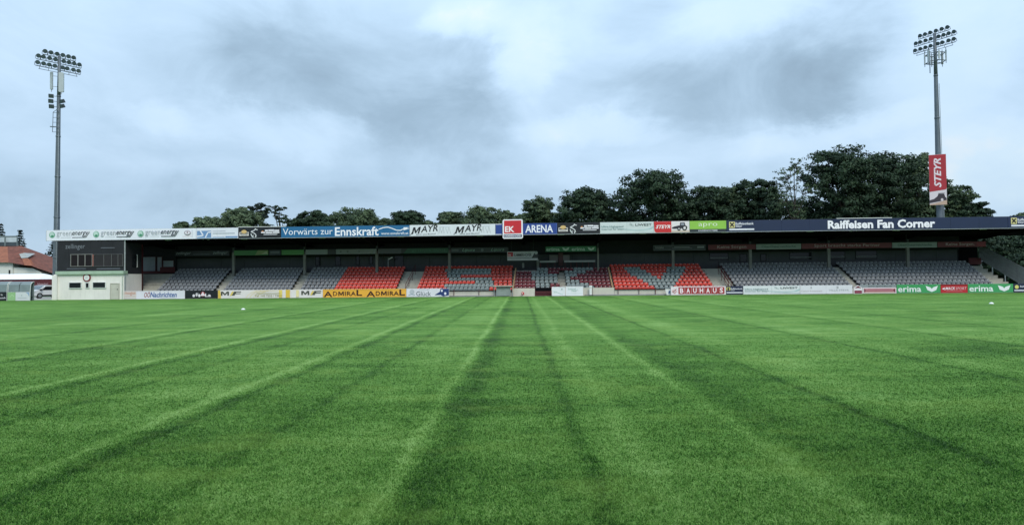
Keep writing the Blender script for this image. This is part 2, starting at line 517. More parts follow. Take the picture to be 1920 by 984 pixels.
def grass_blades():
    # more blades close to the viewer's feet, thinning out smoothly with distance
    M = 620000
    d = 4.2 * (22.0 / 4.2) ** (rng.random(M) ** 1.05)
    keep = rng.random(M) < np.clip((22 - d) / 15, 0, 1)
    d = d[keep]
    n = len(d)
    x = (rng.random(n) * 2 - 1) * (d * 0.83 + 0.6)
    y = d
    h = 0.011 + 0.019 * rng.random(n) ** 1.5 + (rng.random(n) < 0.03) * 0.016
    wd = (0.0018 + 0.0022 * rng.random(n)) * (1 + d * 0.09)
    a = rng.random(n) * 2 * np.pi
    lean = (0.35 + 0.9 * rng.random(n)) * h
    la = rng.random(n) * 2 * np.pi
    V = np.empty((n, 3, 3))
    V[:, 0] = np.stack([x - np.cos(a) * wd, y - np.sin(a) * wd, np.full(n, -0.002)], 1)
    V[:, 1] = np.stack([x + np.cos(a) * wd, y + np.sin(a) * wd, np.full(n, -0.002)], 1)
    V[:, 2] = np.stack([x + np.cos(la) * lean, y + np.sin(la) * lean, h], 1)
    me = bpy.data.meshes.new('turf_blades')
    me.vertices.add(n * 3); me.loops.add(n * 3); me.polygons.add(n)
    me.vertices.foreach_set('co', V.ravel())
    me.loops.foreach_set('vertex_index', np.arange(n * 3, dtype=np.int32))
    me.polygons.foreach_set('loop_start', np.arange(0, n * 3, 3, dtype=np.int32))
    me.polygons.foreach_set('loop_total', np.full(n, 3, dtype=np.int32))
    at = me.attributes.new('tone', 'FLOAT', 'POINT')
    tone = rng.random(n) ** 1.4
    tv = np.stack([tone * 0.55, tone * 0.55, 0.25 + tone * 0.75], 1)  # darker roots put the blades' own shade into the colour
    at.data.foreach_set('value', tv.ravel().astype(np.float32))
    me.update(calc_edges=True)
    me.materials.append(blade_material())
    o = obj('grass_blades', me); o['kind'] = 'stuff'
    tag(o, 'short mown green grass blades of the pitch in the foreground', 'grass')
grass_blades()
# ================================================================ GRANDSTAND
ZR, ZF = 6.27, 7.40                    # underside and top of the roof edge
STEP_Z0, STEP_H, STEP_D, ROW_Y0 = 0.35, 0.337, 0.8, 1.5
def tread(i): return STEP_Z0 + STEP_H * i
XL, XRT = -41.0, 50.4
CONC = mat('weathered_concrete', (0.40, 0.39, 0.335), 0.9, 0, 0.14, 1.5, 0.25, 25, dirt=0.35)
CONCG = mat('grey_concrete', (0.24, 0.245, 0.24), 0.9, 0, 0.14, 1.5, 0.25, 25, dirt=0.3)
CREAM = mat('cream_render', (0.55, 0.53, 0.45), 0.85, 0, 0.06, 0.8, 0.1, 40, dirt=0.22)
ROOFD = mat('dark_roof_and_shade', (0.006, 0.006, 0.0075), 0.9, 0.0, 0.2, 1.0, spec=0.05)  # roof sheets; also the strips and sheets that stand in for shade
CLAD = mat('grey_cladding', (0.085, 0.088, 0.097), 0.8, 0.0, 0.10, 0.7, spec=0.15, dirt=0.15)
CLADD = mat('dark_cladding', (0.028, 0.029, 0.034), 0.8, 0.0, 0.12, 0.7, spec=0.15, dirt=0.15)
MAROON = mat('maroon_paint', (0.085, 0.010, 0.014), 0.6, 0, 0.1, 2)
YELLOWB = mat('ochre_paint', (0.46, 0.29, 0.16), 0.6, 0, 0.1, 2)
WHITEP = mat('white_paint', (0.74, 0.75, 0.74), 0.55, 0, 0.04, 1.0, dirt=0.12)
BLACKG = glass('dark_window_glass', (0.012, 0.014, 0.017), 0.12)
PALEG = glass('pale_window_glass', (0.34, 0.38, 0.42), 0.15)

stand = thing('grandstand', 'long roofed grandstand with rows of red and grey seats across the pitch', 'grandstand', S(0, 0, 0), -TH)
for i in range(8):
    y0 = 1.05 if i == 0 else ROW_Y0 + STEP_D * i
    b = MB()
    if i < 6 or True:
        b.box(XL if i < 3 else -43.6, XRT, y0, 10.2, tread(i) - (0.35 if i == 0 else STEP_H) + 0.002, tread(i))
    b.build('terrace_step', CONC, stand)
# aisle half steps, one flight per aisle
def flight(px0, px1):
    a, c = PX(px0, 2.0, 540), PX(px1, 2.0, 540)
    for i in range(1, 8):
        y = ROW_Y0 + STEP_D * i
        MB().box(a + 0.04, c - 0.04, y - 0.32, y - 0.003, tread(i - 1) + 0.003, tread(i) - STEP_H / 2).build('stair_step', CONC, stand)
for q in ((398, 415), (543, 558), (742, 779), (1341, 1380), (1600, 1615), (1868, 1900)): flight(*q)
# front wall of the terrace, in panels
def fw(px0, px1, z1, m=CREAM, y=1.0):
    a, c = PX(px0, y, 545), PX(px1, y, 545)
    n = max(1, round((c - a) / 4.2)); w = (c - a) / n
    for k in range(n):
        MB().box(a + k * w + 0.012, a + (k + 1) * w - 0.012, y - 0.12, y + 0.045, -0.01, z1).build('wall_panel', m, stand)
fw(236, 842, 0.52); fw(842, 926, 0.50); fw(962, 1003, 0.80); fw(1093, 1152, 0.80); fw(1152, 1262, 0.50); fw(1262, 1905, 0.52); fw(1034, 1093, 0.8)
b = MB(); b.box(PX(842, .8, 545), PX(925, .8, 545), 0.62, 0.876, -0.01, 0.10); b.box(PX(1096, .8, 545), PX(1256, .8, 545), 0.62, 0.876, -0.01, 0.10)
b.build('plinth', CONCG, stand)

# roof: sheet, purlins, beams, edge frame and lamps
b = MB(); b.prism([(0.05, 7.30), (11.0, 6.95), (11.0, 7.05), (0.05, 7.42)], -49.8, 62.0, axis='x')
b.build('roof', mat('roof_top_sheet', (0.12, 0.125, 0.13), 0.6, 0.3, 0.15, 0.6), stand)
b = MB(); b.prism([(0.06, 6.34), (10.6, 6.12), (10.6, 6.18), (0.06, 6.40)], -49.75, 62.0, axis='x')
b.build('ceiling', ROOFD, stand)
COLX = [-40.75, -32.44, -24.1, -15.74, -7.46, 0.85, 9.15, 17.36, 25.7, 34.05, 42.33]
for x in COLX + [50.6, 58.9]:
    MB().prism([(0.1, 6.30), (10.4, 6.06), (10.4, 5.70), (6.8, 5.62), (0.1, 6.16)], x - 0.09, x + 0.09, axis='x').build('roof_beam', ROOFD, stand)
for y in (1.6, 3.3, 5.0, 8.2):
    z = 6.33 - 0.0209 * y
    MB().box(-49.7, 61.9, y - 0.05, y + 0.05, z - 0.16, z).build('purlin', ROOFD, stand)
MB().box(-49.8, 61.9, -0.02, 0.04, ZR + 0.01, 7.35).build('edge_frame', DARKSTEEL, stand)
MB().box(-28.6, 61.9, -0.115, -0.02, ZR - 0.035, ZR + 0.008).build('edge_rail', mat('rail_grey', (0.45, 0.47, 0.5), 0.5, 0.2, 0.1, 2), stand)
lampm = MB().box(-0.34, 0.34, -0.09, 0.09, -0.11, 0, 0).box(-0.3, 0.3, -0.07, 0.07, -0.118, -0.112, 1).mesh('ceiling_lamp', [STEEL, WHITEP])
for x in [COLX[0] - 4.2] + [c + 4.15 for c in COLX] + [c for c in COLX[1::2]]:
    obj('ceiling_lamp', lampm, stand, (x, 0.55, 6.325))
for x in COLX[1:]:
    if abs(x - 0.85) < 0.1: continue
    w = 0.14 if abs(x - 9.15) > 0.1 else 0.09
    c = MB().box(x - w, x + w, 6.45, 6.45 + 2 * w, 2.0, 5.1).build('column', mat('column_concrete', (0.21, 0.205, 0.19), 0.9, 0, 0.12, 2, dirt=0.3), stand)
    MB().box(x - w * 0.75, x + w * 0.75, 6.47, 6.43 + 2 * w, 5.1, 6.1).build('column_head', DARKSTEEL, c)
# slim silver post and red post at the left end
MB().tube((PX(233.5, .1, 500), 0.12, 0), (PX(233.5, .1, 500), 0.12, 6.3), 0.10, n=10).build('column', mat('silver_post', (0.42, 0.43, 0.44), 0.4, 0.5, 0.1, 3), stand)
xr = PX(262, 3.3, 500)
MB().box(xr - 0.2, xr + 0.2, 3.3, 3.6, 0.3, 6.2).build('column', MAROON, stand)

# back wall: one panel per third of a bay, doors and windows standing in it
edges = [-42.0]
for x in COLX + [49.0]:
    a = edges[-1]
    for k in (1, 2, 3): edges.append(a + (x - a) * k / 3)
edges = edges[3:]
for k, (a, c) in enumerate(zip(edges, edges[1:])):
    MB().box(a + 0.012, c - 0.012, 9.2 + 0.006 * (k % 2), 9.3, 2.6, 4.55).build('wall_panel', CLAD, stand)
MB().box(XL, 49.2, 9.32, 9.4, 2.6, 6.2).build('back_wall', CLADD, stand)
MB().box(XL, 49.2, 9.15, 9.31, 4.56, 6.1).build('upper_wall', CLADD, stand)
def opening(px0, px1, py0, py1, name='window', m=BLACKG, y=9.14, frame=CLADD, bar=False):
    (a, z1), (c, z0) = P(px0, py0, y), P(px1, py1, y)
    w = MB(); t = 0.06
    w.box(a - t, c + t, y, y + 0.05, z0 - t, z0); w.box(a - t, c + t, y, y + 0.05, z1, z1 + t)
    w.box(a - t, a, y, y + 0.05, z0, z1); w.box(c, c + t, y, y + 0.05, z0, z1)
    if bar: w.box(a, c, y - 0.02, y + 0.05, z0 + (z1 - z0) * 0.25, z0 + (z1 - z0) * 0.38, 1)
    o = w.build(name, [frame, mat('dim_shelf', (0.16, 0.17, 0.18), 0.6)], stand)
    MB().box(a, c, y + 0.02, y + 0.04, z0, z1).build('pane', m, o)
for q in ((592, 600, 482, 497), (629, 638, 480, 497), (668, 673, 480, 496), (693, 698, 481, 494), (1388, 1400, 477, 490), (1427, 1436, 477, 489), (740, 756, 476, 502)):
    opening(*q, name='doorway')
for q in ((1331, 1365, 475, 487), (1481, 1521, 474, 486), (1557, 1584, 472, 485), (1605, 1644, 471, 485)):
    opening(*q, bar=True)
# glazed corner at the left end, with maroon parapet
for q in ((268, 291, 482, 510), (295, 303, 482, 511), (306, 325, 489, 500)):
    opening(*q, name='window', m=PALEG, y=8.6, frame=MAROON)
(a, z1), (c, z0) = P(300, 501, 8.3), P(328, 511, 8.3)
MB().box(a, c, 8.3, 8.38, z0, z1).build('parapet', MAROON, stand)
MB().box(PX(264, 8.7), PX(330, 8.7), 8.68, 8.78, 2.7, 6.1).build('end_wall', CLADD, stand)
MB().box(PX(264, 8.5, 510), PX(302, 8.5, 510), 8.4, 8.46, 2.8, 3.1).build('parapet', MAROON, stand)
MB().box(-47.0, PX(264, 8.7), 8.9, 9.0, 0, 6.1).build('end_wall', CLADD, stand)
MB().box(46.0, 51.9, 10.4, 10.5, 2.0, 6.1).build('end_wall', ROOFD, stand)  # near-black sheet standing in for the shade of the open end
for q in ((1568, 1672), (447, 536)):
    MB().box(PX(q[0], 0, 410), PX(q[1], 0, 410), -0.08, 0.06, 7.425, 7.48).build('flashing', WHITEP, stand)
# middle: press desks, maroon door panel and notice panels
for q in ((1012, 1042), (1058, 1116)):
    a, c = PX(q[0], 7.3), PX(q[1], 7.3)
    d = MB().box(a, c, 7.25, 7.75, 3.72, 3.78).box(a, c, 7.25, 7.28, 3.58, 3.72).build('press_desk', mat('desk_grey', (0.36, 0.36, 0.37), 0.6), stand)
    n = int((c - a) / 0.6)
    for k in range(n + 1):
        xx = a + 0.1 + (c - a - 0.2) * k / n
        MB().box(xx - 0.03, xx + 0.03, 7.28, 7.7, 2.75, 3.58).build('leg', MAROON, d)
for q in ((1030, 1046, 478, 492, (0.20, 0.17, 0.18)), (1047, 1056, 474, 498, (0.12, 0.05, 0.06)), (1056, 1068, 478, 488, (0.22, 0.2, 0.2)), (1006, 1011, 486, 503, (0.3, 0.3, 0.3)), (979, 983, 493, 502, (0.34, 0.34, 0.33))):
    (a, z1), (c, z0) = P(q[0], q[2], 8.6), P(q[1], q[3], 8.6)
    MB().box(a, c, 8.55, 8.62, z0, z1).build('notice_panel', mat('panel_%d' % q[0], q[4], 0.7), stand)

# low ochre walls on both sides of the middle block, stepped up the terrace
for pf in (962.5, 1148):
    x = PX(pf, 2.0, 535)
    b = MB()
    for i in range(7):
        b.box(x - 0.06, x + 0.06, ROW_Y0 + STEP_D * i, ROW_Y0 + STEP_D * (i + 1) - 0.002, tread(i), tread(i) + 0.62)
    b.build('divider_wall', YELLOWB, stand)

# handrails
def stair_rail(x, y0, y1, double=False, m=MAROON):
    def zz(y): return tread(0) + (y - ROW_Y0) / STEP_D * STEP_H
    b = MB()
    for h in (0.95, 0.5): b.tube((x, y0, zz(y0) + h), (x, y1, zz(y1) + h), 0.028)
    b.build('handrail', m, stand)
    n = 4
    for k in range(n):
        y = y0 + (y1 - y0) * k / (n - 1)
        MB().tube((x, y, zz(y) - 0.2), (x, y, zz(y) + 0.95), 0.026).build('handrail_post', m, stand)
stair_rail(PX(760, 1.4, 540), 1.5, 6.6); stair_rail(PX(1366, 1.4, 535), 1.4, 5.6); stair_rail(PX(1372, 1.4, 535), 1.4, 5.6)
def flat_rail(px0, px1, z, posts, y=0.75, m=MAROON):
    a, c = PX(px0, y, 545), PX(px1, y, 545)
    MB().tube((a, y, z), (c, y, z), 0.025).tube((a, y, z - 0.22), (c, y, z - 0.22), 0.02).build('front_rail', DARKSTEEL, stand)
    for p in posts:
        x = PX(p, y, 545)
        MB().tube((x, y, 0), (x, y, z + 0.02), 0.035).build('rail_post', m, stand)
flat_rail(842, 926, 0.78, (851, 898)); flat_rail(1152, 1250, 0.78, (1159, 1198, 1229))
(x0, z0), (x1, z1) = P(238, 540, 1.2), P(262, 516, 4.6)
MB().tube((x0, 1.3, 1.1), (x1, 4.6, 2.6), 0.04).build('handrail', DARKSTEEL, stand)
MB().box(PX(237, 1.3), PX(244, 1.3), 1.25, 1.4, 0.7, 1.05).build('rail_end', MAROON, stand)
# maroon gate at the top of the right-hand stair
(a, z1), (c, z0) = P(1816, 487, 8.7), P(1840, 500, 8.7)
MB().box(a, c, 8.66, 8.72, 2.9, z1 + 0.2).build('gate', MAROON, stand)
# side screen of horizontal boards that follows the stair down at the right end
sx = 51.2
SCRN = mat('screen_board_grey', (0.30, 0.33, 0.33), 0.55, 0.15, 0.12, 1.5, dirt=0.3)
def scr_z(y, k):                       # k 0..1 from the lower to the upper edge
    lo = tread(0) + (y - ROW_Y0) / STEP_D * STEP_H - 0.05
    hi = 1.95 + (y - 1.0) * 0.40
    return lo + (hi - lo) * k
for k in range(8):
    b = MB()
    ka, kb = k / 8 + 0.008, (k + 1) / 8 - 0.008
    b.prism([(0.9, scr_z(0.9, ka)), (9.0, scr_z(9.0, ka)), (9.0, scr_z(9.0, kb)), (0.9, scr_z(0.9, kb))], sx + 0.012 * (k % 2), sx + 0.05 + 0.012 * (k % 2), axis='x')
    b.build('screen_board', SCRN, stand)
for y in (1.0, 3.0, 5.0, 7.0, 8.9):
    MB().box(sx + 0.07, sx + 0.15, y - 0.04, y + 0.04, 0.0, scr_z(y, 1.0)).build('screen_post', STEEL, stand)
MB().tube((sx + 0.03, 0.9, scr_z(0.9, 1) + 0.03), (sx + 0.03, 9.0, scr_z(9, 1) + 0.03), 0.035).build('screen_cap', STEEL, stand)

# ---------------------------------------------------------------- seats
def seat_mesh(name, m, wide=0.42):
    prof = [(0.0, 0.325), (0.045, 0.365), (0.33, 0.335), (0.40, 0.39), (0.46, 0.61)]
    b = MB(); nx = 3; T = 0.035
    def pt(i, j, back):
        y, z = prof[i]
        u = j / nx * 2 - 1
        w = wide / 2 * (1.0 if i < 4 else 0.86)
        cur = -0.05 * u * u if i >= 3 else 0.0
        dz = 0.018 * u * u if i in (1, 2) else (-0.03 * u * u if i == 4 else 0)
        return (u * w, y + cur + (T if back and i >= 3 else 0), z + dz - (T if back and i < 3 else 0))
    for back in (0, 1):
        for i in range(4):
            for j in range(nx):
                b.face([pt(i, j, back), pt(i, j + 1, back), pt(i + 1, j + 1, back), pt(i + 1, j, back)])
    for i in range(4):
        for j in (0, nx): b.face([pt(i, j, 0), pt(i + 1, j, 0), pt(i + 1, j, 1), pt(i, j, 1)])
    for j in range(nx):
        for i in (0, 4): b.face([pt(i, j, 0), pt(i, j + 1, 0), pt(i, j + 1, 1), pt(i, j, 1)])
    b.face([(0.02, 0.385, 0.53), (0.11, 0.385, 0.53), (0.11, 0.395, 0.575), (0.02, 0.395, 0.575)], 1)   # small pale spot on the backrest
    b.box(-0.03, 0.03, 0.12, 0.38, 0.0, 0.30, 2)
    return b
SEATM = {
    'g': mat('grey_seat', (0.180, 0.190, 0.205), 0.32, 0, 0.16, 2.4, dirt=0.15),
    's': mat('light_grey_seat', (0.20, 0.245, 0.245), 0.32, 0, 0.16, 2.4, dirt=0.15),
    'r': mat('red_seat', (0.60, 0.05, 0.03), 0.32, 0, 0.16, 2.4, dirt=0.12),
    'd': mat('wine_red_seat', (0.15, 0.014, 0.024), 0.4, 0, 0.12, 0.9),
}
PALE_SPOT = mat('pale_seat_spot', (0.62, 0.62, 0.6), 0.5)
SEATB = {k: seat_mesh(k, m) for k, m in SEATM.items()}
SEATS = {k: SEATB[k].mesh(n, [SEATM[k], PALE_SPOT, DARKSTEEL]) for k, n in (('g', 'seat_grey'), ('s', 'seat_light_grey'), ('r', 'seat_red'), ('d', 'seat_wine_red'))}
ROWS = []
def lerp(a, b, t): return a + (b - a) * t
def plain(x0f, x1f, x0b, x1b, segs=None):
    for i in range(8):
        t = i / 7
        ROWS.append((i, lerp(x0f, x0b, t), lerp(x1f, x1b, t), None))
for i in range(8):
    t = i / 7
    ROWS.append((i, [(lerp(289, 330, t), lerp(398, 431, t), 'g')]))
    ROWS.append((i, [(lerp(415, 449, t), lerp(543, 568, t), 'g')]))
    m = lerp(624, 650, t)
    ROWS.append((i, [(lerp(560, 584, t), m, 'g'), (m, lerp(741, 759, t), 'r')]))
    ROWS.append((i, [(lerp(1381, 1351, t), lerp(1600, 1558, t), 'g')]))
    ROWS.append((i, [(lerp(1615, 1571, t), lerp(1867, 1817, t), 'g')]))
ROWS = [r for r in ROWS if len(r) == 2]
def z1(v): return 760 + v / 9.143
def z2(v): return 950 + v / 9.143
def z3(v): return 1130 + v / 8.348
D_ = [(180, 700, 1430, 1830, ''), (200, 660, 1510, 1830, ''), (230, 1190, 1510, 1830, ''), (250, 740, 1480, 1830, ''),
      (280, 710, 945, 1830, ''), (300, 710, 1465, 1835, ''), (320, 670, 1470, 1835, ''), (330, 1850, 1850, 1850, '')]
for i, (a, q, c, e, _) in enumerate(D_):
    ROWS.append((i, [(z1(a), z1(q), 'r'), (z1(q), z1(c), 's'), (z1(c), z1(e), 'r')]))
V_ = [[(130, 490, 'd'), (490, 740, 's'), (740, 985, 'd'), (1045, 1180, 'd'), (1180, 1510, 's'), (1510, 1800, 'd')],
      [(130, 490, 'd'), (490, 740, 's'), (740, 920, 'd'), (1030, 1410, 's'), (1410, 1790, 'd')],
      [(135, 490, 'd'), (490, 880, 's'), (1015, 1250, 's'), (1250, 1780, 'd')],
      [(140, 420, 'd'), (420, 875, 's'), (1010, 1090, 's'), (1090, 1770, 'd')],
      [(145, 430, 'd'), (430, 870, 's'), (1005, 1210, 's'), (1210, 1760, 'd')],
      [(150, 420, 'd'), (420, 710, 's'), (710, 900, 'd'), (990, 1360, 's'), (1360, 1750, 'd')],
      [(520, 710, 's'), (710, 1150, 'd'), (1150, 1490, 's'), (1490, 1740, 'd')]]
for i, segs in enumerate(V_): ROWS.append((i, [(z2(a), z2(c), k) for a, c, k in segs]))
F_ = [[(190, 815, 'r'), (815, 1120, 's'), (1120, 1755, 'r')], [(180, 720, 'r'), (720, 1150, 's'), (1150, 1722, 'r')],
      [(170, 635, 'r'), (635, 1190, 's'), (1190, 1690, 'r')], [(160, 540, 'r'), (540, 860, 's'), (860, 920, 'r'), (920, 1220, 's'), (1220, 1655, 'r')],
      [(150, 440, 'r'), (440, 770, 's'), (770, 950, 'r'), (950, 1260, 's'), (1260, 1620, 'r')],
      [(140, 390, 'r'), (390, 690, 's'), (690, 1000, 'r'), (1000, 1290, 's'), (1290, 1582, 'r')],
      [(130, 340, 'r'), (340, 600, 's'), (600, 1010, 'r'), (1010, 1310, 's'), (1310, 1548, 'r')], [(115, 1520, 'r')]]
for i, segs in enumerate(F_): ROWS.append((i, [(z3(a), z3(c), k) for a, c, k in segs]))
allseats = []
for i, segs in ROWS:
    y = ROW_Y0 + STEP_D * i + 0.26
    runs = []
    for a, c, k in segs:
        if runs and abs(runs[-1][1] - a) < 0.5: runs[-1][1] = c
        else: runs.append([a, c])
    for a, c in runs:
        MB().box(PX(a, y, 525), PX(c, y, 525), y + 0.16, y + 0.40, tread(i) + 0.19, tread(i) + 0.30).build('seat_shade_strip', ROOFD, stand)  # added near-black strip for the shade under each seat row
    for a, c, k in segs:
        xa, xc = PX(a, y, 525), PX(c, y, 525)
        n = round((xc - xa) / 0.452)
        for j in range(n):
            allseats.append((i, xa + (xc - xa) * (j + 0.5) / n, y, tread(i), k))
allseats.sort(key=lambda s: (s[0], abs(s[1] - 4)))
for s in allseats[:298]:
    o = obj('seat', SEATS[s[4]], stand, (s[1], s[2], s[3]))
keys = ['g', 's', 'r', 'd']
vs, fs, ms, k0 = [], [], [], 0
for (i, x, y, z, k) in allseats[298:]:
    b = SEATB[k]; ki = keys.index(k)
    jx, jz = R.uniform(-0.008, 0.008), R.uniform(-0.006, 0.006)
    vs += [(v[0] + x + jx, v[1] + y, v[2] + z + jz) for v in b.v]
    fs += [tuple(q + k0 for q in f) for f in b.f]
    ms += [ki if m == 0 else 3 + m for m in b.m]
    k0 += len(b.v)
me = bpy.data.meshes.new('seat_rows'); me.from_pydata(vs, [], fs)
for m in [SEATM[k] for k in keys] + [PALE_SPOT, DARKSTEEL]: me.materials.append(m)
me.polygons.foreach_set('material_index', ms); me.update()
o = obj('seat_rows', me, stand); o['kind'] = 'stuff'

# ================================================================ PRESS BUILDING at the left end of the stand
PW = mat('white_render', (0.78, 0.745, 0.70), 0.85, 0, 0.05, 0.8, 0.1, 40, dirt=0.18)
yb = -0.15
pb = thing('press_building', 'two storey press box with white ground floor and dark upper floor at left', 'building', S(0, 0, 0), -TH)
xa, xb = PX(99, yb, 540), PX(231, yb, 540)
xu, xv = PX(107, yb, 480), PX(231, yb, 480)
zt = P(170, 514, yb)[1]
MB().box(xa, xb, yb + 0.12, 3.0, -0.01, zt).build('ground_floor', PW, pb)
MB().box(xa - 0.02, xa + 0.5, yb - 0.1, 1.2, -0.01, P(100, 516, yb)[1]).build('corner_pier', PW, pb)
zl = P(170, 508, yb)[1]
MB().box(xu - 0.1, xb + 0.1, yb - 0.12, yb + 0.6, zt + 0.002, zl).build('ledge', mat('pale_green_fascia', (0.36, 0.47, 0.36), 0.6), pb)
n = 6
for k in range(n):
    a, c = xu + (xv - xu) * k / n, xu + (xv - xu) * (k + 1) / n
    MB().box(a + 0.008, c - 0.008, yb + 0.1, yb + 0.16, zl + 0.002, 6.26).build('cladding_panel', CLADD, pb)
MB().box(xu, xv, yb + 0.5, 3.0, zt + 0.003, 6.05).build('upper_floor', CLADD, pb)
def pbox(px0, px1, py0, py1, y):
    (a, z1_), (c, z0_) = P(px0, py0, y), P(px1, py1, y)
    return a, c, z0_, z1_
def pwin(px0, px1, py0, py1, frame, m, mull=(), y=yb, t=0.05, door=False):
    a, c, z0_, z1_ = pbox(px0, px1, py0, py1, y)
    w = MB()
    yo = y + (0.0 if not door else 0.02)
    w.box(a - t, c + t, yo, y + 0.14, z0_ - t, z0_); w.box(a - t, c + t, yo, y + 0.14, z1_, z1_ + t)
    w.box(a - t, a, yo, y + 0.14, z0_, z1_); w.box(c, c + t, yo, y + 0.14, z0_, z1_)
    for q in mull:
        x = a + (c - a) * q; w.box(x - 0.035, x + 0.035, yo + 0.01, y + 0.14, z0_, z1_)
    o = w.build('window' if not door else 'door_frame', frame, pb)
    es = [0, *mull, 1]
    for u, v in zip(es, es[1:]):
        MB().box(a + (c - a) * u, a + (c - a) * v, y + 0.05, y + 0.085, z0_, z1_).build('pane', m, o)
REDG = glass('reddish_window_glass', (0.014, 0.009, 0.010), 0.3)
pwin(133, 172, 477.5, 498.5, mat('window_frame_beige', (0.24, 0.23, 0.22), 0.6), REDG, (0.33, 0.67))
pwin(176, 229, 477.5, 498.5, mat('window_frame_dark', (0.09, 0.088, 0.09), 0.6), glass('grey_window_glass', (0.03, 0.026, 0.028), 0.25), (0.35, 0.62, 0.85))
a, c, z0_, z1_ = pbox(172, 176, 477, 499, yb)
MB().box(a, c, yb + 0.06, yb + 0.1, z0_, z1_).build('red_curtain', mat('red_curtain', (0.30, 0.06, 0.04), 0.8), pb)
for q in ((129.5, 151.5, 530, 539.5), (160.5, 166, 530.5, 539), (174, 197, 529.5, 539)):
    pwin(*q, WHITEP, BLACKG)
a, c, z0_, z1_ = pbox(207, 221.5, 532, 560.5, yb)
d = MB().box(a, c, yb + 0.07, yb + 0.135, 0.02, z1_).build('door', mat('cream_door', (0.52, 0.50, 0.43), 0.7), pb)
MB().box(c - 0.16, c - 0.10, yb + 0.03, yb + 0.07, 1.0, 1.12).build('handle', DARKSTEEL, d)
w = MB(); w.box(a - 0.07, a, yb + 0.04, yb + 0.13, 0, z1_ + 0.07); w.box(c, c + 0.07, yb + 0.04, yb + 0.13, 0, z1_ + 0.07); w.box(a, c, yb + 0.04, yb + 0.13, z1_, z1_ + 0.07)
w.build('door_frame', mat('cream_frame', (0.44, 0.42, 0.36), 0.7), pb)
a = PX(229, yb, 540)
MB().tube((a, yb + 0.02, 0.0), (a, yb + 0.02, zt - 0.05), 0.045, n=8).build('downpipe', mat('pale_pipe', (0.5, 0.55, 0.48), 0.5), pb)
# lettering on the dark cladding
a, c, z0_, z1_ = pbox(121.5, 158, 457.5, 468.5, yb)
vv, ff = text_mesh_data('zellinger', 0.005)
b = MB(); b.v = [(a + (c - a) * u, yb + 0.09, z0_ + (z1_ - z0_) * v) for u, v in vv]; b.f = ff; b.m = [0] * len(ff)
me = bpy.data.meshes.new('lettering'); me.from_pydata(b.v, [], b.f); me.materials.append(inkm('#74797f')); obj('lettering', me, pb)
b = MB()
for q in ((188, 214, 464, 464.8), (124, 160, 503.2, 504), (180, 224, 503, 504)):
    a, c, z0_, z1_ = pbox(*q, yb); b.box(a, c, yb + 0.085, yb + 0.099, z0_, z1_)
b.build('trim_line', inkm('#6a7078'), pb)
# round club badge over the small window
MB().box(xv + 0.002, xv + 0.05, 1.3, 2.1, P(248, 500, 1.7)[1], P(248, 478, 1.7)[1]).build('side_window', BLACKG, pb)
MB().box(xv + 0.002, xv + 0.06, 2.1, 2.22, P(248, 501, 1.7)[1], P(248, 477, 1.7)[1]).build('window_frame', WHITEP, pb)
bx_, bz_ = P(162, 520.5, yb)
bd = thing('club_badge', 'round red and white badge on the white wall above three small windows', 'badge', S(bx_, yb + 0.1, bz_), -TH)
def disc(r, y0, y1, n=28): return MB().prism([(r * math.cos(2 * math.pi * j / n), r * math.sin(2 * math.pi * j / n)) for j in range(n)], y0, y1)
disc(0.43, -0.06, 0.0).build('rim', mat('badge_red', (0.22, 0.03, 0.035), 0.5), bd)
disc(0.30, -0.075, -0.061).build('face', WHITEP, bd)
prints(bd, 0.3, 0.3, [('t', 'SV', 0.1, 0.9, -0.45, 0.35, '#9a8f90')], y=-0.075)
# ================================================================ ADVERTISING: roof edge
GR = 'advertising banners along the roof edge'
def roof_sign(name, label, p0, p1, bg, els, **k):
    return sign(name, label, PX(p0, -0.1, 435) + 0.01, PX(p1, -0.1, 435) - 0.01, ZR + 0.015, ZF, -0.1, bg, els, 'advertising banner', GR, **k)
els = []
for k in range(3):
    o = 0.2972 * k
    els += [('e', .040 + o, .55, .30, .30, '#7fae97'), ('e', .038 + o, .60, .21, .21, '#b9d8c8'), ('e', .041 + o, .43, .13, .10, '#3f8a66'),
            ('t', 'green', .071 + o, .172 + o, .28, .80, '#aab3b4'), ('t', 'energy', .176 + o, .285 + o, .33, .82, '#20242c', {'bold': .008, 'shear': .35}),
            ('l', [(.176 + o, .28), (.268 + o, .28), (.293 + o, .80)], .055, '#20242c'), ('r', .10 + o, .165 + o, .29, .31, '#a5aeae')]
els += [('e', .9456, .58, .31, .21, '#8c7f88'), ('e', .9456, .59, .25, .15, '#eef2f4'), ('r', .941, .950, .50, .70, '#a5939c'), ('r', .93, .962, .62, .65, '#a5939c'),
        ('r', .915, .975, .24, .26, '#d8a8ab'), ('r', .976, .978, .2, .9, '#c9ced2')]
roof_sign('roof_banner', 'white banner with three green globes at the left end of the roof edge', 87, 368, '#e6edf0', els)
roof_sign('roof_banner', 'short white banner with a blue emblem of white slanting strokes on the roof edge', 368, 447, '#dfe6ea', [
    ('r', .02, .355, .10, .74, '#6f93bd'), ('l', [(.10, .74), (.17, .30), (.02, .22)], .12, '#e6edf2'), ('l', [(.22, .10), (.28, .58), (.355, .62)], .11, '#e6edf2'),
    ('r', .02, .98, .03, .10, '#a9c0da'), ('r', .70, .99, .11, .20, '#5f87b4'), ('r', .40, .70, .68, .72, '#b4bcc2'), ('r', .40, .92, .46, .52, '#a8b1b8'), ('r', .40, .68, .12, .16, '#9fb4c8')])
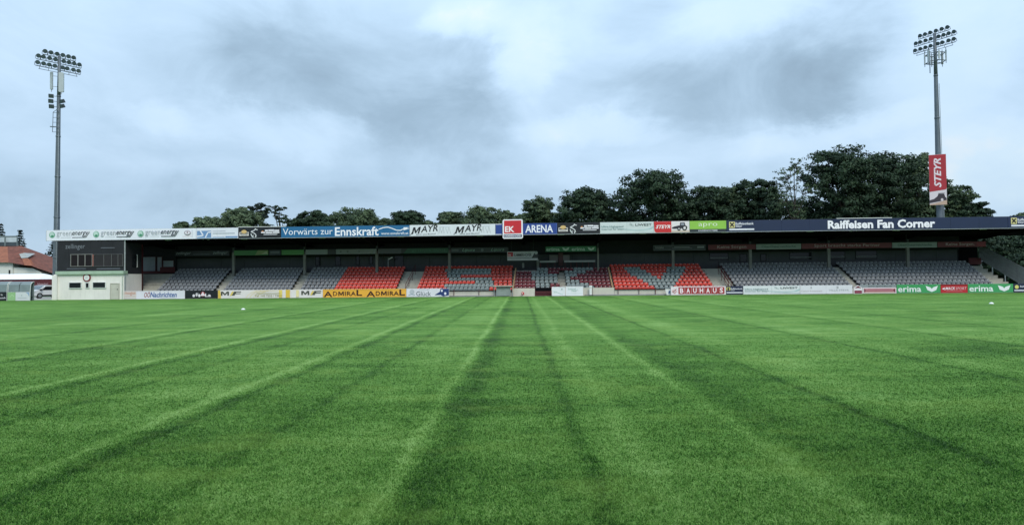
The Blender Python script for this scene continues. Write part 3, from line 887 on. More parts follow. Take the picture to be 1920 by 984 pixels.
def dancer(which, p0, p1):
    e = [('r', .026, .244, .22, .56, '#e9e6dc'), ('r', .036, .234, .38, .50, '#17181f'), ('e', .135, .60, .26, .17, '#d7b679'), ('r', .05, .22, .27, .31, '#3a3a40'),
         ('r', .10, .17, .46, .56, '#d7b679'),
         ('l', [(.455, .76), (.40, .82), (.37, .70), (.30, .60), (.38, .44), (.42, .30), (.40, .06)], .075, '#dfe5e2'), ('e', .405, .84, .055, .06, '#dfe5e2'),
         ('l', [(.30, .42), (.32, .18), (.36, .06)], .09, '#cfd8d4'), ('l', [(.32, .18), (.37, .26)], .06, '#cfd8d4'), ('r', .42, .44, .12, .18, '#b9c4be'),
         ('e', .575, .58, .10, .10, '#c98a5a'),
         ('r', .63, .70, .60, .76, '#e6e8ea'), ('r', .71, .845, .62, .77, '#e6e8ea'), ('r', .85, .965, .60, .74, '#e6e8ea'),
         ('r', .54, .64, .44, .56, '#e6e8ea'), ('r', .65, .80, .42, .55, '#e6e8ea'), ('r', .81, .97, .43, .56, '#e6e8ea'), ('r', .60, .92, .28, .345, '#dcdfe2')]
    return roof_sign('roof_banner', which, p0, p1, '#15161e', e)
dancer('black banner with oval badge and white dancing figure left of the sea blue banner', 447, 527)
roof_sign('roof_banner', 'long sea blue banner with white lettering and a wavy white cable with a plug', 527, 768, '#1f6593', [
    ('t', 'Vorwärts zur', .014, .405, .24, .84, '#e9f1f5'), ('t', 'Ennskraft', .423, .762, .08, .90, '#f2f6f8', {'bold': .035}),
    ('l', [(.764, .66), (.80, .80), (.835, .84), (.87, .70), (.90, .55), (.93, .52), (.955, .66), (.975, .72)], .085, '#eef4f7'),
    ('p', [(.955, .52), (.985, .62), (.985, .80), (.955, .80)], '#eef4f7'), ('r', .984, .998, .62, .66, '#eef4f7'), ('r', .984, .998, .75, .79, '#eef4f7'),
    ('t', 'www.ennskraft.at', .782, .992, .14, .40, '#e4edf2', {'bold': .02})])
mayr = []
for a in (.012, .522):
    mayr += [('M', a + .01, a + .10, .16, .78, .28, .05, '#14161c'), ('t', 'AYR', a + .12, a + .32, .30, .90, '#14161c', {'bold': .03, 'shear': .2, 'rise': .12}), ('l', [(a - .005, .06), (a + .045, .62)], .045, '#14161c'),
             ('t', 'Sand und Bauhof', a + .065, a + .295, .07, .20, '#5b6066', {'rise': .04})]
for a in (.345, .81):
    mayr += [('l', [(a, .18), (a + .012, .78), (a + .03, .25), (a + .05, .78), (a + .06, .2)], .035, '#b5bfbf'), ('l', [(a + .075, .72), (a + .10, .18), (a + .115, .76), (a + .135, .2)], .035, '#b9c3c3'),
             ('r', a + .005, a + .13, .80, .825, '#b9c3c3')]
roof_sign('roof_banner', 'white banner with the same black calligraphic lettering twice on the roof edge', 768, 929, '#dde6e6', mayr)
roof_sign('roof_banner', 'royal blue banner with bold white lettering right of the square red sign', 929, 1045, '#24418a', [
    ('r', 0, .10, .93, .99, '#e8edf2'), ('r', 0, .10, .01, .06, '#e8edf2'), ('t', 'ARENA', .484, .933, .15, .84, '#eef2f6', {'bold': .04}), ('r', .985, .992, .05, .95, '#4b66a5')])
dancer('black banner with oval badge and white dancing figure right of the royal blue banner', 1045, 1125)
def highspeed(e0=0.0):
    return [('p', [(.35, .45), (.55, .30), (.75, .22), (.95, .30), (1, .48), (1, .60), (.9, .36), (.72, .27), (.5, .36)], '#a9c7c6'), ('l', [(.0, .62), (.3, .48), (.52, .28), (.8, .14), (1, .12)], .05, '#bdd3d0'),
            ('t', 'Ultra Highspeed', .03, .435, .47, .69, '#5f7f7e', {'bold': .015}), ('t', 'Internet für Steyr', .03, .45, .24, .45, '#6b8887', {'bold': .01}),
            ('e', .565, .80, .07, .12, '#b3bdb9'), ('e', .59, .74, .06, .10, '#9fb0ab'), ('e', .615, .66, .05, .08, '#b3bdb9'),
            ('t', 'LIWEST', .66, .96, .62, .84, '#1f2b2c', {'bold': .01})]
roof_sign('roof_banner', 'pale mint banner with small dark lettering left of the red and tractor banner', 1125, 1226, '#cfdcd7', highspeed())
def tractor(u0, du, v0, dv):
    def q(pts): return [(u0 + a * du, v0 + b * dv) for a, b in pts]
    return [('p', q([(0, .42), (.12, .50), (.42, .62), (.50, .62), (.52, .95), (.80, .97), (.86, .60), (.95, .55), (.98, .35), (.5, .28), (.1, .25), (0, .30)]), '#2a2732'),
            ('p', q([(.56, .66), (.57, .88), (.76, .90), (.79, .64)]), '#8d939c'), ('e', u0 + .80 * du, v0 + .34 * dv, .27 * dv, .30 * dv, '#1b1a20'), ('e', u0 + .80 * du, v0 + .34 * dv, .14 * dv, .17 * dv, '#d9d9d6'),
            ('e', u0 + .44 * du, v0 + .25 * dv, .18 * dv, .22 * dv, '#1b1a20'), ('e', u0 + .44 * du, v0 + .25 * dv, .08 * dv, .10 * dv, '#cfcfcc')]
roof_sign('roof_banner', 'half red and half white banner with slanted white lettering and a dark tractor', 1226, 1293, '#e4e2de', [
    ('r', .49, 1, .0, .18, '#cbbfae'), ('p', [(0, .99), (.49, .99), (.49, .01), (.06, .01), (.02, .10), (.01, .3)], '#c9282c'), ('t', 'STEYR', .05, .465, .36, .68, '#f2efec', {'bold': .045, 'shear': .3})] + tractor(.51, .44, .12, .80))
roof_sign('roof_banner', 'lime green banner with thin white lettering above a dark strip', 1293, 1362, '#8fc24a', [
    ('r', 0, 1, 0, .26, '#2b3238'), ('t', 'apro', .24, .76, .40, .80, '#e9f3da', {'bold': -0.01}), ('t', 'KASSENSYSTEME', .24, .76, .06, .20, '#dfe6ea', {'bold': .01})])
def bank(px0, base, span, v=(.40, .86)):
    def u(px): return (px - base) / span
    p = px0
    return [('r', u(p), u(p + 11.2), .34, .88, '#d9cf8e'), ('l', [(u(p + 2), .44), (u(p + 9.2), .80)], .12, '#1c1b16'), ('l', [(u(p + 2), .80), (u(p + 9.2), .44)], .12, '#1c1b16'),
            ('t', 'Raiffeisenbank', u(p + 12.3), u(p + 47), .60, .82, '#e9edf2', {'bold': .03}), ('t', 'Steyr', u(p + 12.3), u(p + 25), .34, .58, '#e9edf2', {'bold': .03}), ('r', u(p), u(p + 48), .12, .26, '#e4e9ee')]
roof_sign('roof_banner', 'very long navy banner with large white lettering and a yellow emblem at its left end', 1362, 1890, '#142446',
          bank(1367, 1362, 528) + [('t', 'Raiffeisen Fan Corner', .3655, .746, .12, .88, '#f4f6f8', {'bold': .065})])
roof_sign('roof_banner', 'navy banner with a yellow emblem cut off at the right edge of the photo', 1890, 2040, '#16254a', bank(1895.5, 1890, 150))
# the square red sign in front of the edge
x0, x1 = PX(942.5, -0.35, 430), PX(980.3, -0.35, 430)
z0_, z1_ = P(961, 447.4, -0.35)[1], P(961, 411.3, -0.35)[1]
w, h = x1 - x0, z1_ - z0_
ek = thing('square_sign', 'square red and white rounded sign standing proud of the roof edge', 'sign', S((x0 + x1) / 2, -0.35, z0_), -TH)
def rrect(w, h, r, n=5):
    pts = []
    for cx, cz, a0 in ((w / 2 - r, h - r, 0), (-w / 2 + r, h - r, 90), (-w / 2 + r, r, 180), (w / 2 - r, r, 270)):
        for k in range(n): 
            a = math.radians(a0 + 90 * k / (n - 1)); pts.append((cx + r * math.cos(a), cz + r * math.sin(a)))
    return pts
MB().prism(rrect(w, h, 0.16), -0.03, 0.16).build('panel', inkm('#eef1f2'), ek)
prints(ek, w, h, [('r', .07, .93, .27, .94, '#c8252f'), ('t', 'EK', .12, .58, .34, .64, '#f4f0ee', {'bold': .05}), ('r', .05, .95, .07, .215, '#2c3a58'), ('t', 'KAMMERHOFER', .09, .91, .095, .185, '#eef1f4', {'bold': .03})])

# ================================================================ signs hanging under the roof, above the top rows
GB = 'signs hanging under the roof at the back of the stand'
def back_sign(label, p0, p1, bg, els, **k):
    return sign('hanging_sign', label, PX(p0, 6.2, 470), PX(p1, 6.2, 470), 4.74, 5.30, 6.2, bg, els, 'sign', GB, **k)
back_sign('black hanging sign with grey lettering under the left end of the roof', 328, 430, '#1d1f24', [('t', 'zellinger', .02, .30, .12, .9, '#8a8f96', {'shear': .3}), ('r', .34, .64, .28, .34, '#6a6f76'), ('t', 'zellinger', .70, .97, .12, .9, '#8a8f96', {'shear': .3})])
back_sign('plain green hanging sign with a yellowish right end', 439, 503, '#3f7a3f', [('p', [(.62, 0), (.70, 1), (1, 1), (1, .3)], '#7d8f5a'), ('p', [(.80, .2), (.95, .8), (1, .2)], '#a9b18d')])
back_sign('small dark grey hanging sign between two green ones', 505, 526, '#3c4146', [('r', .1, .9, .45, .6, '#7b8187')])
back_sign('plain green hanging sign beside a small dark grey one', 528, 570, '#47853f', [('r', .03, .97, .05, .1, '#6fa365')])
back_sign('pale grey hanging sign with greenish lettering, dark at its right end', 573, 629, '#7d8582', [('t', 'sparkasse', .1, .65, .3, .75, '#7c8f86'), ('r', .74, 1, 0, 1, '#2b2a2b')])
back_sign('pale grey hanging sign with small dark squares', 630, 706, '#7b8380', [('r', .10, .14, .35, .7, '#5a625f'), ('r', .27, .31, .35, .7, '#5a625f'), ('r', .55, .60, .35, .7, '#6b726f'), ('r', .65, .95, .45, .52, '#7a817e')])
back_sign('dark hanging sign, grey on the left and deep green on the right', 709, 841, '#24523a', [('r', 0, .33, 0, 1, '#4b4f52'), ('p', [(.33, 0), (.33, 1), (.42, 1), (.36, 0)], '#2a2f30'), ('t', 'grünes land', .48, .95, .25, .8, '#3b6f52')])
back_sign('dark hanging sign with pale green slanted lettering twice', 845, 953, '#33383a', [('t', 'Lipura', .20, .42, .12, .85, '#7fa897', {'shear': .35}), ('e', .55, .5, .3, .3, '#5e6769'), ('t', 'Lipura', .70, .93, .12, .85, '#7fa897', {'shear': .35}), ('r', .02, .14, .3, .7, '#545b5e')])
wing = [(-.5, .5), (-.35, .0), (0, -.5), (.35, 0), (.5, .5), (.16, .25), (0, -.05), (-.16, .25)]
def erima(o, s, c='#e6efe9'):
    return [('t', 'erima', o + .03 * s, o + .56 * s, .13, .80, c, {'bold': .03}), ('p', [(o + (.80 + a * .28) * s, .48 + b * .72) for a, b in [(-.5, .5), (-.12, .25), (0, .0), (0, -.5), (-.36, -.2)]], c),
            ('p', [(o + (.80 + a * .28) * s, .48 + b * .72) for a, b in [(.5, .5), (.36, -.2), (0, -.5), (0, 0), (.12, .25)]], c)]
back_sign('green hanging sign with two white wing emblems above the middle seats', 1023, 1118, '#3a7a52', erima(0, .5, '#b9d3c2') + erima(.5, .5, '#b9d3c2'))
back_sign('dark grey hanging sign with a pale outline above the right red seats', 1225, 1323, '#303438', [('r', 0, 1, .92, 1, '#6b7176'), ('r', 0, 1, 0, .06, '#6b7176'), ('t', 'Immobilien', .04, .20, .35, .8, '#8b9095'), ('r', .36, .74, .35, .42, '#7d8388'), ('r', .40, .70, .55, .66, '#7d8388'), ('r', .84, .97, .4, .75, '#7d8388')])
back_sign('dark red hanging sign with white lettering above the right stairs', 1328, 1417, '#66101a', [('t', 'Keine Sorgen', .19, .80, .12, .84, '#a98f8e', {'bold': .02})])
back_sign('pale hanging sign with dark green lettering left of the longest red one', 1418, 1502, '#87938d', [('t', 'OberÖsterreichische', .12, .88, .30, .80, '#33574a', {'bold': .015}), ('r', .0, 1, .0, .05, '#c7d2cc')])
back_sign('longest dark red hanging sign with a line of pale lettering', 1503, 1672, '#66101a', [('t', 'Sport braucht starke Partner', .14, .87, .14, .86, '#a98f8e', {'bold': .015})])
back_sign('pale hanging sign with dark green lettering right of the longest red one', 1673, 1757, '#87938d', [('t', 'OberÖsterreichische', .12, .88, .30, .80, '#33574a', {'bold': .015}), ('r', .0, 1, .0, .05, '#c7d2cc')])
back_sign('dark red hanging sign at the far right end of the stand', 1758, 1849, '#66101a', [('t', 'Keine Sorgen.', .17, .76, .12, .84, '#a98f8e', {'bold': .02}), ('r', .80, .98, .05, .95, '#7d1220')])
x0, z1_ = P(951, 471.7, 5.0); x1, z0_ = P(1008.5, 487.8, 5.0)
hs = sign('hanging_sign', 'white hanging sign with a red square lower than its neighbours above the middle seats', x0, x1, z0_, z1_, 5.0, '#aeb1af', [
    ('r', .02, .19, .44, .92, '#a01824'), ('t', 'EK', .04, .13, .48, .72, '#d8c4c4', {'bold': .03}), ('t', 'KAMMERHOFER', .22, .80, .44, .78, '#23282d', {'bold': .02}), ('p', [(.80, .28), (.92, 1), (1, 1), (1, .28)], '#17191c'),
    ('e', .945, .83, .17, .17, '#9c9fa0'), ('r', .0, 1.0, .22, .27, '#4a4e50'), ('r', .22, .78, .86, .90, '#8f9492'), ('r', .3, .7, .30, .34, '#8f9492')], 'sign')
for xx in (-1.2, 1.2): MB().tube((xx, 0.02, z1_ - z0_), (xx, 0.02, 6.2 - z0_), 0.015).build('hanger', DARKSTEEL, hs)

# ================================================================ boards along the pitch
GP = 'advertising boards along the pitch'
def board(label, p0, p1, bg, els, z0=0.03, z1=0.87, y=0.0, **k):
    return sign('advertising_board', label, PX(p0, y, 552) + 0.012, PX(p1, y, 552) - 0.012, z0, z1, y, bg, els, 'advertising board', GP, posts=True, **k)
board('small pale board with faded salmon lettering beside the press box door', 233, 256, '#d6d3ca', [('t', 'mogus', .05, .95, .42, .88, '#c99a88', {'bold': .05}), ('r', .05, .95, .30, .36, '#d3b5a6')])
board('white board with slanted red and blue lettering', 256, 347, '#dfe2e4', [('t', 'OÖ', .16, .285, .18, .95, '#8f2832', {'bold': .02, 'shear': .25}), ('t', 'Nachrichten', .285, .835, .18, .84, '#2c5a98', {'bold': .035, 'shear': .2}), ('r', .5, .82, .04, .07, '#9fb59f')], edge='#f0f1f2')
board('black board with white blobs and a red triangle', 347, 408.5, '#121319', [('e', .27, .35, .16, .18, '#dcdcda'), ('e', .36, .48, .15, .22, '#cfcfcd'), ('e', .44, .36, .14, .2, '#e5e5e3'), ('e', .55, .55, .26, .30, '#a83238'), ('p', [(.47, .32), (.55, .85), (.63, .32)], '#e8dede'),
      ('t', 'La', .62, .80, .2, .62, '#e5e5e3', {'bold': .05}), ('e', .40, .62, .08, .1, '#8f8f92')])
mf = [('p', [(0, 0), (.03, 0), (.02, 1), (0, 1)], '#e3c04e')]
for a, s in ((.027, .195), (.797, .19)):
    mf += [('M', a, a + .40 * s, .34, .84, 0, 0, '#474a40'), ('p', [(a + .44 * s, .30), (a + .56 * s, .84), (a + .64 * s, .84), (a + .52 * s, .30)], '#e2c860'),
           ('p', [(a + .54 * s, .34), (a + .66 * s, .84), (a + 1.0 * s, .84), (a + 1.0 * s, .74), (a + .76 * s, .74), (a + .74 * s, .62), (a + .98 * s, .62), (a + .97 * s, .53), (a + .71 * s, .53), (a + .67 * s, .34)], '#4e5044')]
for k in range(4):
    a = .27 + .035 * k
    mf.append(('l', [(a, .02 + .04 * k), (a + .02, .40), (a + .055, .70), (a + .11, .95)], .05, '#e6d28a' if k % 2 else '#eadba6'))
mf += [('r', .585, .615, .05, .97, '#e6cf6a'), ('r', .65, .69, .03, .99, '#e2bd48'), ('r', .75, .775, .1, .95, '#eadba0'), ('r', .37, .60, .53, .60, '#a9a568'), ('r', .40, .58, .86, .90, '#e0cf90'),
       ('t', 'Tel. +43 7252 / 73411', .355, .615, .16, .40, '#8d8a4c', {'bold': .01})]
board('long white and yellow board with grey block letters at both ends', 409, 605.5, '#e4e2da', mf)
ad = []
for a in (.010, .525):
    ad += [('t', 'A', a, a + .105, .06, .74, '#3a1a18', {'bold': .03}), ('t', 'D', a + .112, a + .164, .20, .72, '#3a1a18', {'bold': .02}), ('M', a + .176, a + .243, .20, .72, 0, 0, '#3a1a18'), ('t', 'I', a + .255, a + .266, .20, .72, '#3a1a18', {'bold': .01}), ('t', 'RA', a + .279, a + .388, .20, .72, '#3a1a18', {'bold': .02}), ('t', 'L', a + .395, a + .462, .20, .92, '#3a1a18', {'bold': .04})]
board('orange yellow board with the same dark brown lettering twice', 605.5, 762, '#ecb03c', ad + [('r', 0, 1, .93, .97, '#f2c566')])
board('white board with grey lettering and a navy shape at its right end', 762, 842.5, '#dde1e2', [('e', .13, .62, .30, .30, '#b9c3c4'), ('l', [(.05, .2), (.12, .32), (.2, .22)], .06, '#7d9aa8'), ('t', 'Glück', .23, .575, .10, .66, '#56626b'),
      ('p', [(.66, .2), (.78, .6), (.80, .97), (.995, .97), (.995, .18), (.86, .03), (.80, .22)], '#22386e'), ('e', .83, .72, .12, .14, '#e8edf1'), ('e', .91, .38, .14, .17, '#e8edf1'), ('e', .80, .12, .12, .08, '#dfe6ea'), ('r', .3, .55, .88, .91, '#c3c8ca')])
board('white board with a pale green swirl right of the maroon tunnel gate', 1034.8, 1060, '#e3ebe8', [('l', [(.1, .5), (.4, .38), (.65, .2), (.85, .12)], .07, '#bfd5cd'), ('l', [(.15, .35), (.35, .5)], .06, '#c9dcd5'), ('p', [(.66, .68), (.78, .82), (.80, .66)], '#7f9a92')], z1=0.94, edge='#f2f5f4')
board('white board with faint green lettering, second from the maroon tunnel gate', 1060.6, 1093.5, '#e3ebe8', [('t', 'Schlüssel', .14, .58, .62, .80, '#93b5a8', {'bold': .02}), ('t', 'Dienst', .34, .62, .44, .60, '#93b5a8', {'bold': .02}), ('l', [(.62, .55), (.7, .65)], .05, '#b7cfc6'), ('r', .1, .9, .2, .22, '#cbd8d3')], z1=0.98, edge='#f2f5f4')
bh = [('e', .065, .66, .13, .10, '#e9c9c4'), ('e', .035, .45, .10, .14, '#d9a9a2'), ('e', .09, .42, .11, .13, '#e0b6b0'), ('e', .065, .22, .13, .10, '#caa09a'), ('l', [(.03, .28), (.1, .72)], .06, '#7a2d2c')]
for k, ch in enumerate('BAUHAUS'):
    a = .137 + .1205 * k
    bh += [('r', a, a + .113, .10, .89, '#a52a2a'), ('t', ch, a + .024, a + .09, .20, .80, '#f2ebe8', {'bold': .06})]
board('white board with seven white letters each on its own red square', 1258, 1361, '#ece8e4', bh, edge='#f4f2f0')
board('navy board with a yellow emblem beside the board of red squares', 1361, 1393.5, '#18223f', [('r', .03, .25, .50, .85, '#d6cf72'), ('e', .14, .66, .14, .14, '#1c1b16'), ('t', 'Raiffeisenbank', .28, .97, .58, .78, '#dfe4ea', {'bold': .03}), ('t', 'Steyr', .28, .52, .40, .56, '#dfe4ea', {'bold': .02}), ('r', .03, .97, .16, .28, '#e4e9ee')])
board('pale mint board with small dark lettering right of the navy board', 1393.5, 1500, '#d9e2de', highspeed())
board('white board with two faint lines of grey lettering', 1500, 1598.5, '#dde1e1', [('t', 'Casino Restaurant', .02, .42, .26, .42, '#b5acab'), ('r', .20, .225, .62, .86, '#b0b4b5'), ('t', 'VILLA STEYR', .55, .93, .32, .52, '#a5aaac'), ('r', .70, .735, .60, .88, '#b0b4b5')])
x0, x1 = PX(1600.5, 0, 545), PX(1617, 0, 545); w = x1 - x0
hsn = thing('house_shaped_sign', 'small white sign shaped like a house with maroon roof between two boards', 'sign', S((x0 + x1) / 2, 0, 0.0), -TH)
MB().prism([(-w / 2, 0), (w / 2, 0), (w / 2, .58), (0, .86), (-w / 2, .58)], -0.03, 0.03).build('panel', inkm('#e6e4e2'), hsn)
prints(hsn, w, 0.86, [('p', [(.12, .66), (.88, .66), (.5, .90)], '#6d1f30'), ('r', .08, .92, .05, .38, '#7c2038'), ('r', .16, .84, .18, .24, '#a8566a')])
board('low pink and white board with maroon ornaments under grey wall lettering', 1617.5, 1681, '#e2dcdb', [('r', .03, .97, .12, .86, '#c48a90'), ('p', [(.04, .2), (.04, .8), (.10, .5)], '#702234'), ('p', [(.96, .2), (.96, .8), (.88, .5)], '#702234'), ('r', .10, .90, .40, .56, '#9c5562'), ('r', .15, .85, .74, .8, '#a86470'), ('r', .08, .92, .13, .22, '#d6c2a6')], z1=0.60)
x0, x1 = PX(1612, 0.35, 540), PX(1680, 0.35, 540)
ws = sign('wall_sign', 'grey strip with dark web address behind the low pink board', x0, x1, 0.50, 0.86, 0.35, '#8d9896', [('t', 'www.sport-bau.at', .22, .88, .30, .85, '#3b4546', {'bold': .02})], 'sign')
board('green board with white lettering and wing emblem left of the red board', 1681, 1763.7, '#3d9a5b', erima(0, 1))
board('red board with slanted white lettering between two green boards', 1763.7, 1814.5, '#b8232c', [('p', [(.04, .48), (.16, .64), (.16, .54), (.10, .48), (.16, .42), (.16, .32)], '#f0ebea'), ('t', 'MACK', .17, .54, .34, .68, '#f4efee', {'bold': .025, 'shear': .3}), ('t', 'SPORT', .55, .96, .34, .66, '#e8c9c8', {'shear': .3}), ('r', 0, 1, .90, 1, '#6d1a20'), ('r', .2, .8, .18, .22, '#d98a8c')])
board('green board with white lettering and wing emblem right of the red board', 1814.5, 1900, '#3d9a5b', erima(0, 1))
board('navy board with a yellow emblem at the right edge of the photo', 1900, 1962, '#18223f', [('e', .10, .62, .22, .22, '#d6cf72'), ('t', 'Raiffeisenbank', .2, .72, .58, .78, '#dfe4ea', {'bold': .03}), ('r', .02, .74, .16, .28, '#e4e9ee')])
# ================================================================ small things in front of the stand
y = 0.55
x0, zt = P(925, 537.0, y); x1, _ = P(962, 537.0, y)
sh = thing('equipment_shelter', 'low grey shelter with a flat pale roof left of the maroon tunnel gate', 'shelter', S((x0 + x1) / 2, y, 0), -TH)
w = x1 - x0
MB().box(-w / 2, w / 2, -0.35, 0.30, zt - 0.02, zt + 0.10).build('roof', CONC, sh)
MB().box(-w / 2 + 0.36, w / 2 - 0.30, -0.10, -0.06, 0.05, zt - 0.12).build('panel', mat('grey_green_panel', (0.24, 0.28, 0.26), 0.5, 0, 0.12, 2), sh)
MB().box(-w / 2 + 0.30, w / 2 - 0.1, 0.1, 0.3, zt - 0.14, zt - 0.025).build('shade_board', DARKSTEEL, sh)
for xx in (-w / 2 + 0.1, -w / 2 + 0.32, w / 2 - 0.28, w / 2 - 0.08):
    MB().box(xx - 0.025, xx + 0.025, -0.14, -0.09, 0, zt - 0.021).build('post', STEEL, sh)
x0, z = P(980, 546.8, 0.55)
b = MB()
seg = [(0.17 * math.sin(a), -0.17 * math.cos(a)) for a in [math.pi * k / 8 for k in range(9)]]
for (r0, h0), (r1, h1) in zip(seg, seg[1:]): b.tube((0, 0, 0.17 + h0), (0, 0, 0.17 + h1), max(r0, .001), max(r1, .001), n=14, cap=False)
o = b.build('ball', mat('red_ball', (0.5, 0.03, 0.03), 0.35), None, True, S(x0, 0.5, 0.10))
o.rotation_euler = (0, 0, -TH)
tag(o, 'red ball with a white patch lying at the foot of the cream wall', 'ball')
MB().prism([(0.07 * math.cos(a) - 0.04, 0.19 + 0.06 * math.sin(a)) for a in [math.pi * k / 6 for k in range(12)]], -0.172, -0.12).build('patch', WHITEP, o)
x0, x1 = PX(1003.2, 0.85, 545), PX(1034, 0.85, 545); w = x1 - x0
tg = thing('tunnel_gate', 'low maroon barred gate of the players tunnel beneath the middle seats', 'gate', S((x0 + x1) / 2, 0.8, 0), -TH)
MB().box(-w / 2, w / 2, 0.12, 0.16, 0, 0.86).build('tunnel_shade_sheet', ROOFD, tg)  # near-black sheet stands in for the shade inside the tunnel
for k, z in enumerate((0.05, 0.21, 0.37)):
    MB().box(-w / 2 + 0.06, w / 2 - 0.06, -0.02, 0.02, z, z + 0.11).build('bar', MAROON, tg)
for xx in (-w / 2 + 0.03, w / 2 - 0.03): MB().box(xx - 0.03, xx + 0.03, -0.03, 0.03, 0, 0.55).build('post', MAROON, tg)
x0 = PX(1107.5, 0.45, 545)
sp = thing('sign_post', 'narrow white board on a black post in front of the cream wall', 'sign', S(x0, 0.45, 0), -TH)
MB().box(-0.12, 0.10, -0.03, 0.0, 0.10, 0.74).build('lower_board', WHITEP, sp)
MB().box(-0.13, 0.15, -0.03, 0.0, 0.80, 1.04).build('upper_board', WHITEP, sp)
MB().box(0.17, 0.22, -0.02, 0.03, 0.0, 0.95).build('post', DARKSTEEL, sp)
MB().box(-0.02, 0.03, -0.034, -0.03, 0.9, 0.95).build('emblem', DARKSTEEL, sp)
x0 = PX(1253, 0.3, 546)
lb = thing('leaning_board', 'slanting white board with a blue mark beside the board of red squares', 'board', S(x0, 0.35, 0), -TH)
MB().prism([(-0.16, 0.02), (0.24, 0.02), (0.30, 0.62), (-0.30, 0.62)], -0.02, 0.02).build('panel', WHITEP, lb)
MB().prism([(-0.02, 0.15), (0.18, 0.15), (0.2, 0.45), (0.06, 0.45)], -0.026, -0.021).build('emblem', inkm('#5a6f9a'), lb)
x0, z = P(733, 484.5, 7.9)
spt = thing('reflection_panel', 'white tilted panel in place of a bright reflection at the back of the red seats', 'lamp', S(x0, 7.9, tread(7)), -TH)
MB().tube((-0.35, 0.1, 0), (-0.35, 0.1, z - tread(7) + 0.1), 0.03).build('post', STEEL, spt)
MB().prism([(-0.24, -0.13), (0.20, 0.07), (0.22, 0.14), (0.12, 0.15), (-0.22, -0.03)], -0.15, 0.05).build('head', mat('reflection_white', (0.86, 0.87, 0.88), 0.4), spt).location = (0, 0, z - tread(7))  # white head puts the light reflecting in a glazed entrance into its colour
MB().tube((-0.35, 0.1, z - tread(7)), (0, 0, z - tread(7)), 0.025).build('bracket', STEEL, spt)
for (px, py, lab) in ((456, 580.5, 'small white marker cone on the grass left of the middle'), (1859, 569.5, 'small white marker cone on the grass at the far right')):
    d = ray(px, py); t = -EYE / d.z; p = EYEP + d * t
    b = MB(); pr = [(0.135, 0), (0.125, 0.02), (0.09, 0.05), (0.05, 0.085), (0.03, 0.09)]
    for (r0, h0), (r1, h1) in zip(pr, pr[1:]): b.tube((0, 0, h0 + .01), (0, 0, h1 + .01), r0, r1, n=16, cap=False)
    o = b.build('marker_cone', mat('white_plastic', (0.8, 0.8, 0.8), 0.4), None, True, (p.x, p.y, 0))
    tag(o, lab, 'marker cone', 'marker cones on the pitch')

# ================================================================ dugouts left of the press box
def dugout(px0, px1, label, cols, els, yy=-2.6):
    (x0, zt), (x1, _) = P(px0, 529.5, yy), P(px1, 529.5, yy)
    w = x1 - x0
    r = thing('dugout', label, 'dugout', S((x0 + x1) / 2, yy, 0), -TH, 'dugouts left of the stand')
    zm = 0.90
    MB().box(-w / 2, w / 2, -0.04, 0.02, 0.02, zm).build('lower_panel', inkm(cols), r)
    prints(r, w, zm, els, y=-0.045)
    n = max(1, round(w / 1.25))
    GL = glass('smoky_acrylic', (0.20, 0.245, 0.25), 0.15)
    for k in range(n):
        a, c = -w / 2 + w * k / n, -w / 2 + w * (k + 1) / n
        MB().prism([(0.0, zm + 0.02), (0.03, zm + 0.02), (0.10, zt - 0.22), (0.32, zt), (0.30, zt - 0.03), (0.07, zt - 0.24)], a + 0.03, c - 0.03, axis='x').build('pane', GL, r)
    MB().prism([(0.30, zt - 0.02), (0.55, zt + 0.03), (0.55, zt + 0.07), (0.30, zt + 0.02)], -w / 2, w / 2, axis='x').build('roof', GL, r)
    for xx in (-w / 2, w / 2):
        MB().path([(xx, 0.0, 0.0), (xx, 0.01, zm), (xx, 0.09, zt - 0.22), (xx, 0.31, zt + 0.01), (xx, 0.55, zt + 0.05)], 0.04).build('frame', mat('pale_frame', (0.5, 0.52, 0.5), 0.5), r)
    MB().box(-w / 2, w / 2, 0.52, 0.55, 0.0, zt + 0.03).build('back_panel', GL, r)
    MB().box(-w / 2 + 0.1, w / 2 - 0.1, 0.15, 0.48, 0.38, 0.44).build('bench', DARKSTEEL, r)
dugout(-40, 13, 'dugout with black lower panel and smoky panes at the left photo edge', '#14181c', [('t', 'lis', .80, .87, .62, .8, '#d5d8d8', {'bold': .03}), ('t', 'baustoffe', .76, .97, .25, .45, '#d5d8d8', {'bold': .03})])
dugout(15, 56.5, 'dugout with green and white lower panel and smoky panes beside the white van', '#cfd8d4', [('r', 0, .36, .02, .98, '#93bd84'), ('l', [(.1, .4), (.2, .7), (.3, .5)], .05, '#b8d6a8'), ('e', .64, .60, .07, .07, '#9fb0ae'), ('r', .46, .86, .30, .36, '#b3bfbd'), ('p', [(.82, .95), (.98, .95), (.98, .45), (.92, .78)], '#8ea9c6')])

# ================================================================ stall, van, house beyond the left corner
wl, wr = W(-70, 530, 88), W(97, 530, 88)
z0_, z1_, z2_ = W(50, 536.5, 88).z, W(50, 523.5, 88).z, W(30, 513.5, 91).z
st = thing('stall_tent', 'white topped stall tent with a maroon valance behind the van', 'tent', (wl.x, 88, 0))
L = wr.x - wl.x; Lr = W(74, 520, 88).x - wl.x
MB().box(0, L, 0, 0.05, z0_, z1_).build('valance', MAROON, st)
b = MB(); b.face([(0, -0.1, z1_), (Lr, -0.1, z1_), (Lr - 1.6, 3.2, z2_), (0, 3.2, z2_)]); b.face([(Lr, -0.1, z1_), (Lr, 6, z1_), (Lr - 1.6, 3.2, z2_)]); b.face([(0, 6, z1_), (Lr, 6, z1_), (Lr - 1.6, 3.2, z2_), (0, 3.2, z2_)])
b.build('canopy', mat('white_canvas', (0.8, 0.8, 0.8), 0.7, 0, 0.03), st)
